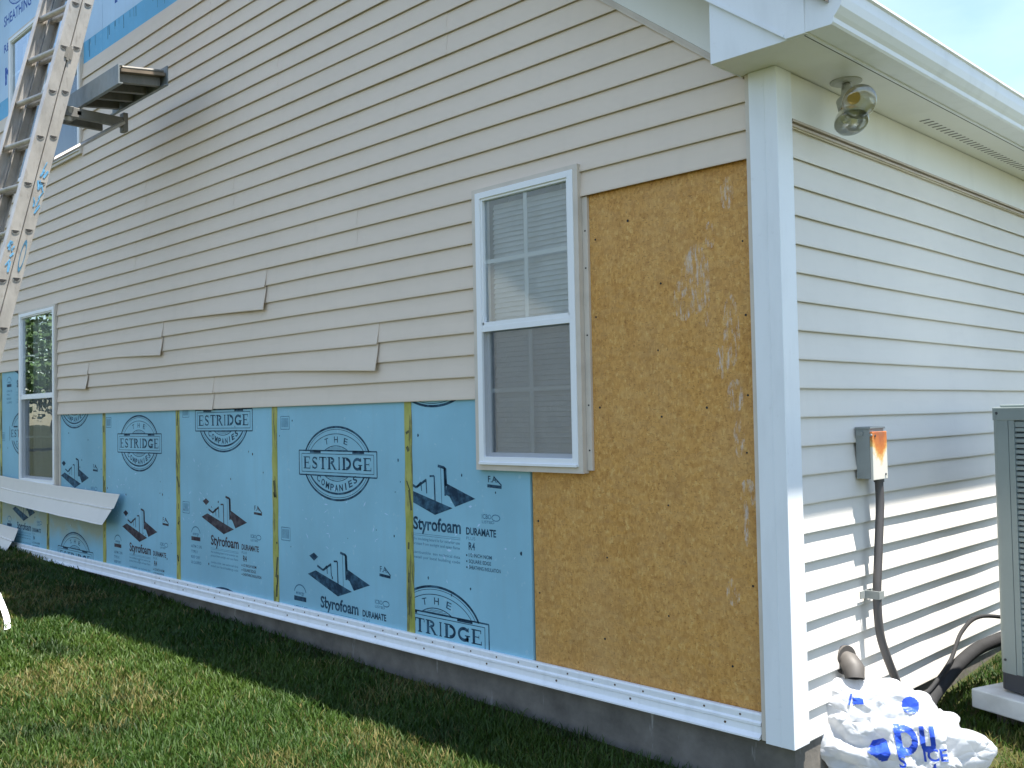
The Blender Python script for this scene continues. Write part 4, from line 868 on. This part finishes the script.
    lay([cells(-.2, .2, -.1, .16, 8)], -1.55, .9, 1.0, .1); lay([cells(-.04, .04, -.2, .25, 5)], -1.85, .95, 1.0, -.2)
    for s_, x, z, h in (('ICE', 1.1, -1.05, .42), ('S', .25, -1.35, .42), ('A', 1.35, -1.55, .42)):
        vs, f = text_mesh(s_, .02); lay([([(a*h/.69, b_*h/.69) for a, b_ in vs], f)], x-.35, z, 1.0, .12)
    I.build('bag_print', 'bagblue', o, recalc=False)
make_bag()

# ================================================================== BEYOND THE CAMERA (seen in the glass)
leafm = simple('tree_leaves', (.065, .12, .028), .6, sc=2, var=.45); barkm = simple('bark', (.10, .075, .05), .9, sc=8, var=.4)
def tree(x, y, h, r, seed, label):
    r2 = np.random.default_rng(seed); z0 = ground_z(-60, -60)
    root = empty('leafy_tree', (x, y, z0), label, 'tree', 'trees across the lawn')
    m = MB(); m.tube([(x, y, z0-1), (x+1, y, z0+h*.3), (x, y+1, z0+h*.6), (x, y, z0+h*.85)], [h*.03, h*.022, h*.014, h*.005], 10)
    for k in range(9):
        a = k*2.4; s_ = .3+.06*k; m.tube([(x, y, z0+h*s_), (x+r*.4*math.cos(a), y+r*.4*math.sin(a), z0+h*(s_+.12)), (x+r*.75*math.cos(a), y+r*.75*math.sin(a), z0+h*(s_+.2))], [h*.012, h*.007, h*.003], 6)
    m.build('trunk', barkm, root, smooth=True)
    n = 9000; cl = r2.normal(size=(60, 3)); cl /= np.linalg.norm(cl, axis=1)[:, None]; cl *= r2.uniform(.35, .95, (60, 1)); c = cl[r2.integers(0, 60, n)]+r2.normal(0, .13, (n, 3))
    P = c*np.array([r, r, h*.36])+np.array([x, y, z0+h*.63]); s_ = r2.uniform(.5, 1.1, (n, 1))*h*.011
    a = r2.normal(size=(n, 3)); a /= np.linalg.norm(a, axis=1)[:, None]; b_ = np.cross(a, r2.normal(size=(n, 3))); b_ /= np.linalg.norm(b_, axis=1)[:, None]
    V = np.stack([P-a*s_*1.6, P+b_*s_, P+a*s_*1.6, P-b_*s_], 1).reshape(-1, 3); m = MB(); m.v = [tuple(v) for v in V]; m.f = [(4*i, 4*i+1, 4*i+2, 4*i+3) for i in range(n)]
    m.build('crown', leafm, root, recalc=False)
tree(-330, -95, 62, 34, 1, 'broad leafy tree across the lawn, nearest to the house line'); tree(-300, -170, 74, 40, 2, 'tallest leafy tree across the lawn, in the middle'); tree(-330, -260, 60, 34, 3, 'smaller leafy tree across the lawn, farthest from the house line')
nh = empty('neighbour_house', (-145, -150, -13.9), 'pale neighbouring house across the lawn with a grey gable roof', 'house')
m = MB(); m.prism([(-265, -14), (-85, -14), (-85, 30), (-170, 82), (-265, 30)], -200, -135, 'xz'); 
m.build('wall', 'siding_side', nh)
m = MB(); m.prism([(-81, 28), (-170, 82.3), (-269, 28), (-269, 30), (-170, 84.5), (-81, 30)], -203, -132, 'xz'); m.build('roof', 'shingle', nh)
for x in (-225, -124, -98):
    for z in (-6, 10): 
        m = MB(); m.box(x-3.2, x+3.2, -135, -134.3, z-5, z+5); f = m.build('window', 'whiteclean', nh); m = MB(); m.box(x-2.6, x+2.6, -134.5, -134.2, z-4.4, z+4.4); m.build('pane', 'hole', f)

# ================================================================== GRASS
def grass():
    N = 480000; r = np.random.default_rng(5)
    # denser towards the camera
    cx, cy = CP[0], CP[1]; x = np.empty(0); y = np.empty(0)
    while len(x) < N:
        X = r.uniform(-112, 14, N*2); Y = r.uniform(-34, 26, N*2)
        d = np.hypot(X-cx, Y-cy); keep = r.uniform(0, 1, N*2) < np.clip((34/d)**1.5, 0, 1)
        ok = (Y < -.02) | (X > .2); ok &= ~((X < 4.2) & (X > .2) & (Y > 2) & (Y < 7)); ok &= d > 9
        # only where a view from near the camera could see it
        dx, dy = X-cx, Y-cy; az = np.arctan2(-dx, dy); ok &= (az > -.12) & (az < math.pi/2+.45)
        ok &= ~((Y > -1.2) & (r.uniform(0, 1, N*2) < .55))
        k = keep & ok; x = np.concatenate([x, X[k]]); y = np.concatenate([y, Y[k]])
    x, y = x[:N], y[:N]
    def fbm(px, py, s, seed):
        rr = np.random.default_rng(seed); out = np.zeros_like(px)
        for o in range(4):
            g = rr.uniform(0, 1, (260, 260)); u = (px*s*2**o) % 259; v = (py*s*2**o) % 259; i = u.astype(int); j = v.astype(int); fu = u-i; fv = v-j; fu = fu*fu*(3-2*fu); fv = fv*fv*(3-2*fv)
            out += (g[i, j]*(1-fu)*(1-fv)+g[i+1, j]*fu*(1-fv)+g[i, j+1]*(1-fu)*fv+g[i+1, j+1]*fu*fv)/2**o
        return out/1.875
    z = np.array([ground_z(a, b_) for a, b_ in zip(x, y)])+np.array([noise.noise(Vector((a*.06, b_*.06, 3)))*.25 for a, b_ in zip(x, y)])-.08
    pn = fbm(x, y, .12, 1); pn2 = fbm(x, y, .45, 2); pn3 = fbm(x, y, .05, 3)
    hgt = r.uniform(.22, .60, N)*(.6+.75*pn2); wid = r.uniform(.013, .027, N)*np.clip(np.hypot(x-cx, y-cy)/30, .9, 2.2)
    a = r.uniform(0, 2*np.pi, N); lean = r.uniform(.15, .85, N)*hgt; bx, by = np.cos(a), np.sin(a); sa = a+np.pi/2+r.normal(0, .5, N); sx_, sy_ = np.cos(sa)*wid, np.sin(sa)*wid
    V = np.empty((N, 5, 3))
    V[:, 0] = np.stack([x-sx_, y-sy_, z], 1); V[:, 1] = np.stack([x+sx_, y+sy_, z], 1)
    mx_, my_, mz_ = x+bx*lean*.35, y+by*lean*.35, z+hgt*.6
    V[:, 2] = np.stack([mx_+sx_*.8, my_+sy_*.8, mz_], 1); V[:, 3] = np.stack([mx_-sx_*.8, my_-sy_*.8, mz_], 1); V[:, 4] = np.stack([x+bx*lean, y+by*lean, z+hgt*.95], 1)
    V[..., 2] += ZB; V *= U
    me = bpy.data.meshes.new('lawn_grass'); me.vertices.add(N*5); me.vertices.foreach_set('co', V.reshape(-1))
    idx = np.arange(N)[:, None]*5; L = np.concatenate([idx+np.array([0, 1, 2, 3]), idx+np.array([3, 2, 4])], 1).reshape(-1)
    me.loops.add(N*7); me.loops.foreach_set('vertex_index', L.astype(np.int32)); me.polygons.add(N*2)
    ls = np.empty((N, 2), np.int32); ls[:, 0] = np.arange(N)*7; ls[:, 1] = np.arange(N)*7+4; me.polygons.foreach_set('loop_start', ls.reshape(-1)); me.update(calc_edges=True)
    g1 = np.array([.026, .064, .009]); g2 = np.array([.056, .098, .013]); dry = np.array([.18, .15, .052]); deep = np.array([.012, .031, .007])
    t1 = np.clip((pn-.35)*2.4+r.normal(0, .22, N), 0, 1)[:, None]; c = g1*(1-t1)+g2*t1
    t2 = np.clip((fbm(x, y, .3, 9)-.6)*4+r.normal(0, .15, N), 0, .8)[:, None]; c = c*(1-t2)+deep*t2
    dp = np.clip((fbm(x, y, .16, 12)-.47)*3.4, 0, .62)+.05; t3 = (r.uniform(0, 1, N) < dp)[:, None]*r.uniform(.4, 1, (N, 1)); c = c*(1-t3)+dry*t3
    col = np.ones((N, 5, 4)); col[..., :3] = c[:, None, :]*r.uniform(.8, 1.2, (N, 1, 1))
    at = me.color_attributes.new('blade', 'FLOAT_COLOR', 'POINT'); at.data.foreach_set('color', col.reshape(-1))
    t = NT('grass_blades'); va = t.n('VertexColor', layer_name='blade'); t.base(va.outputs[0]); t.set(.55, 0, .3)
    tr = t.n('BsdfTranslucent'); t.l(va.outputs[0], tr.inputs[0]); ms = t.n('MixShader'); ms.inputs[0].default_value = .35; out = t.t.nodes['Material Output']
    t.l(t.b.outputs[0], ms.inputs[1]); t.l(tr.outputs[0], ms.inputs[2]); t.l(ms.outputs[0], out.inputs[0]); me.materials.append(t.m)
    o = bpy.data.objects.new('lawn_grass', me); COL.objects.link(o); tag(o, 'short lawn grass, green with dry yellow patches', 'grass', kind='stuff')
grass()
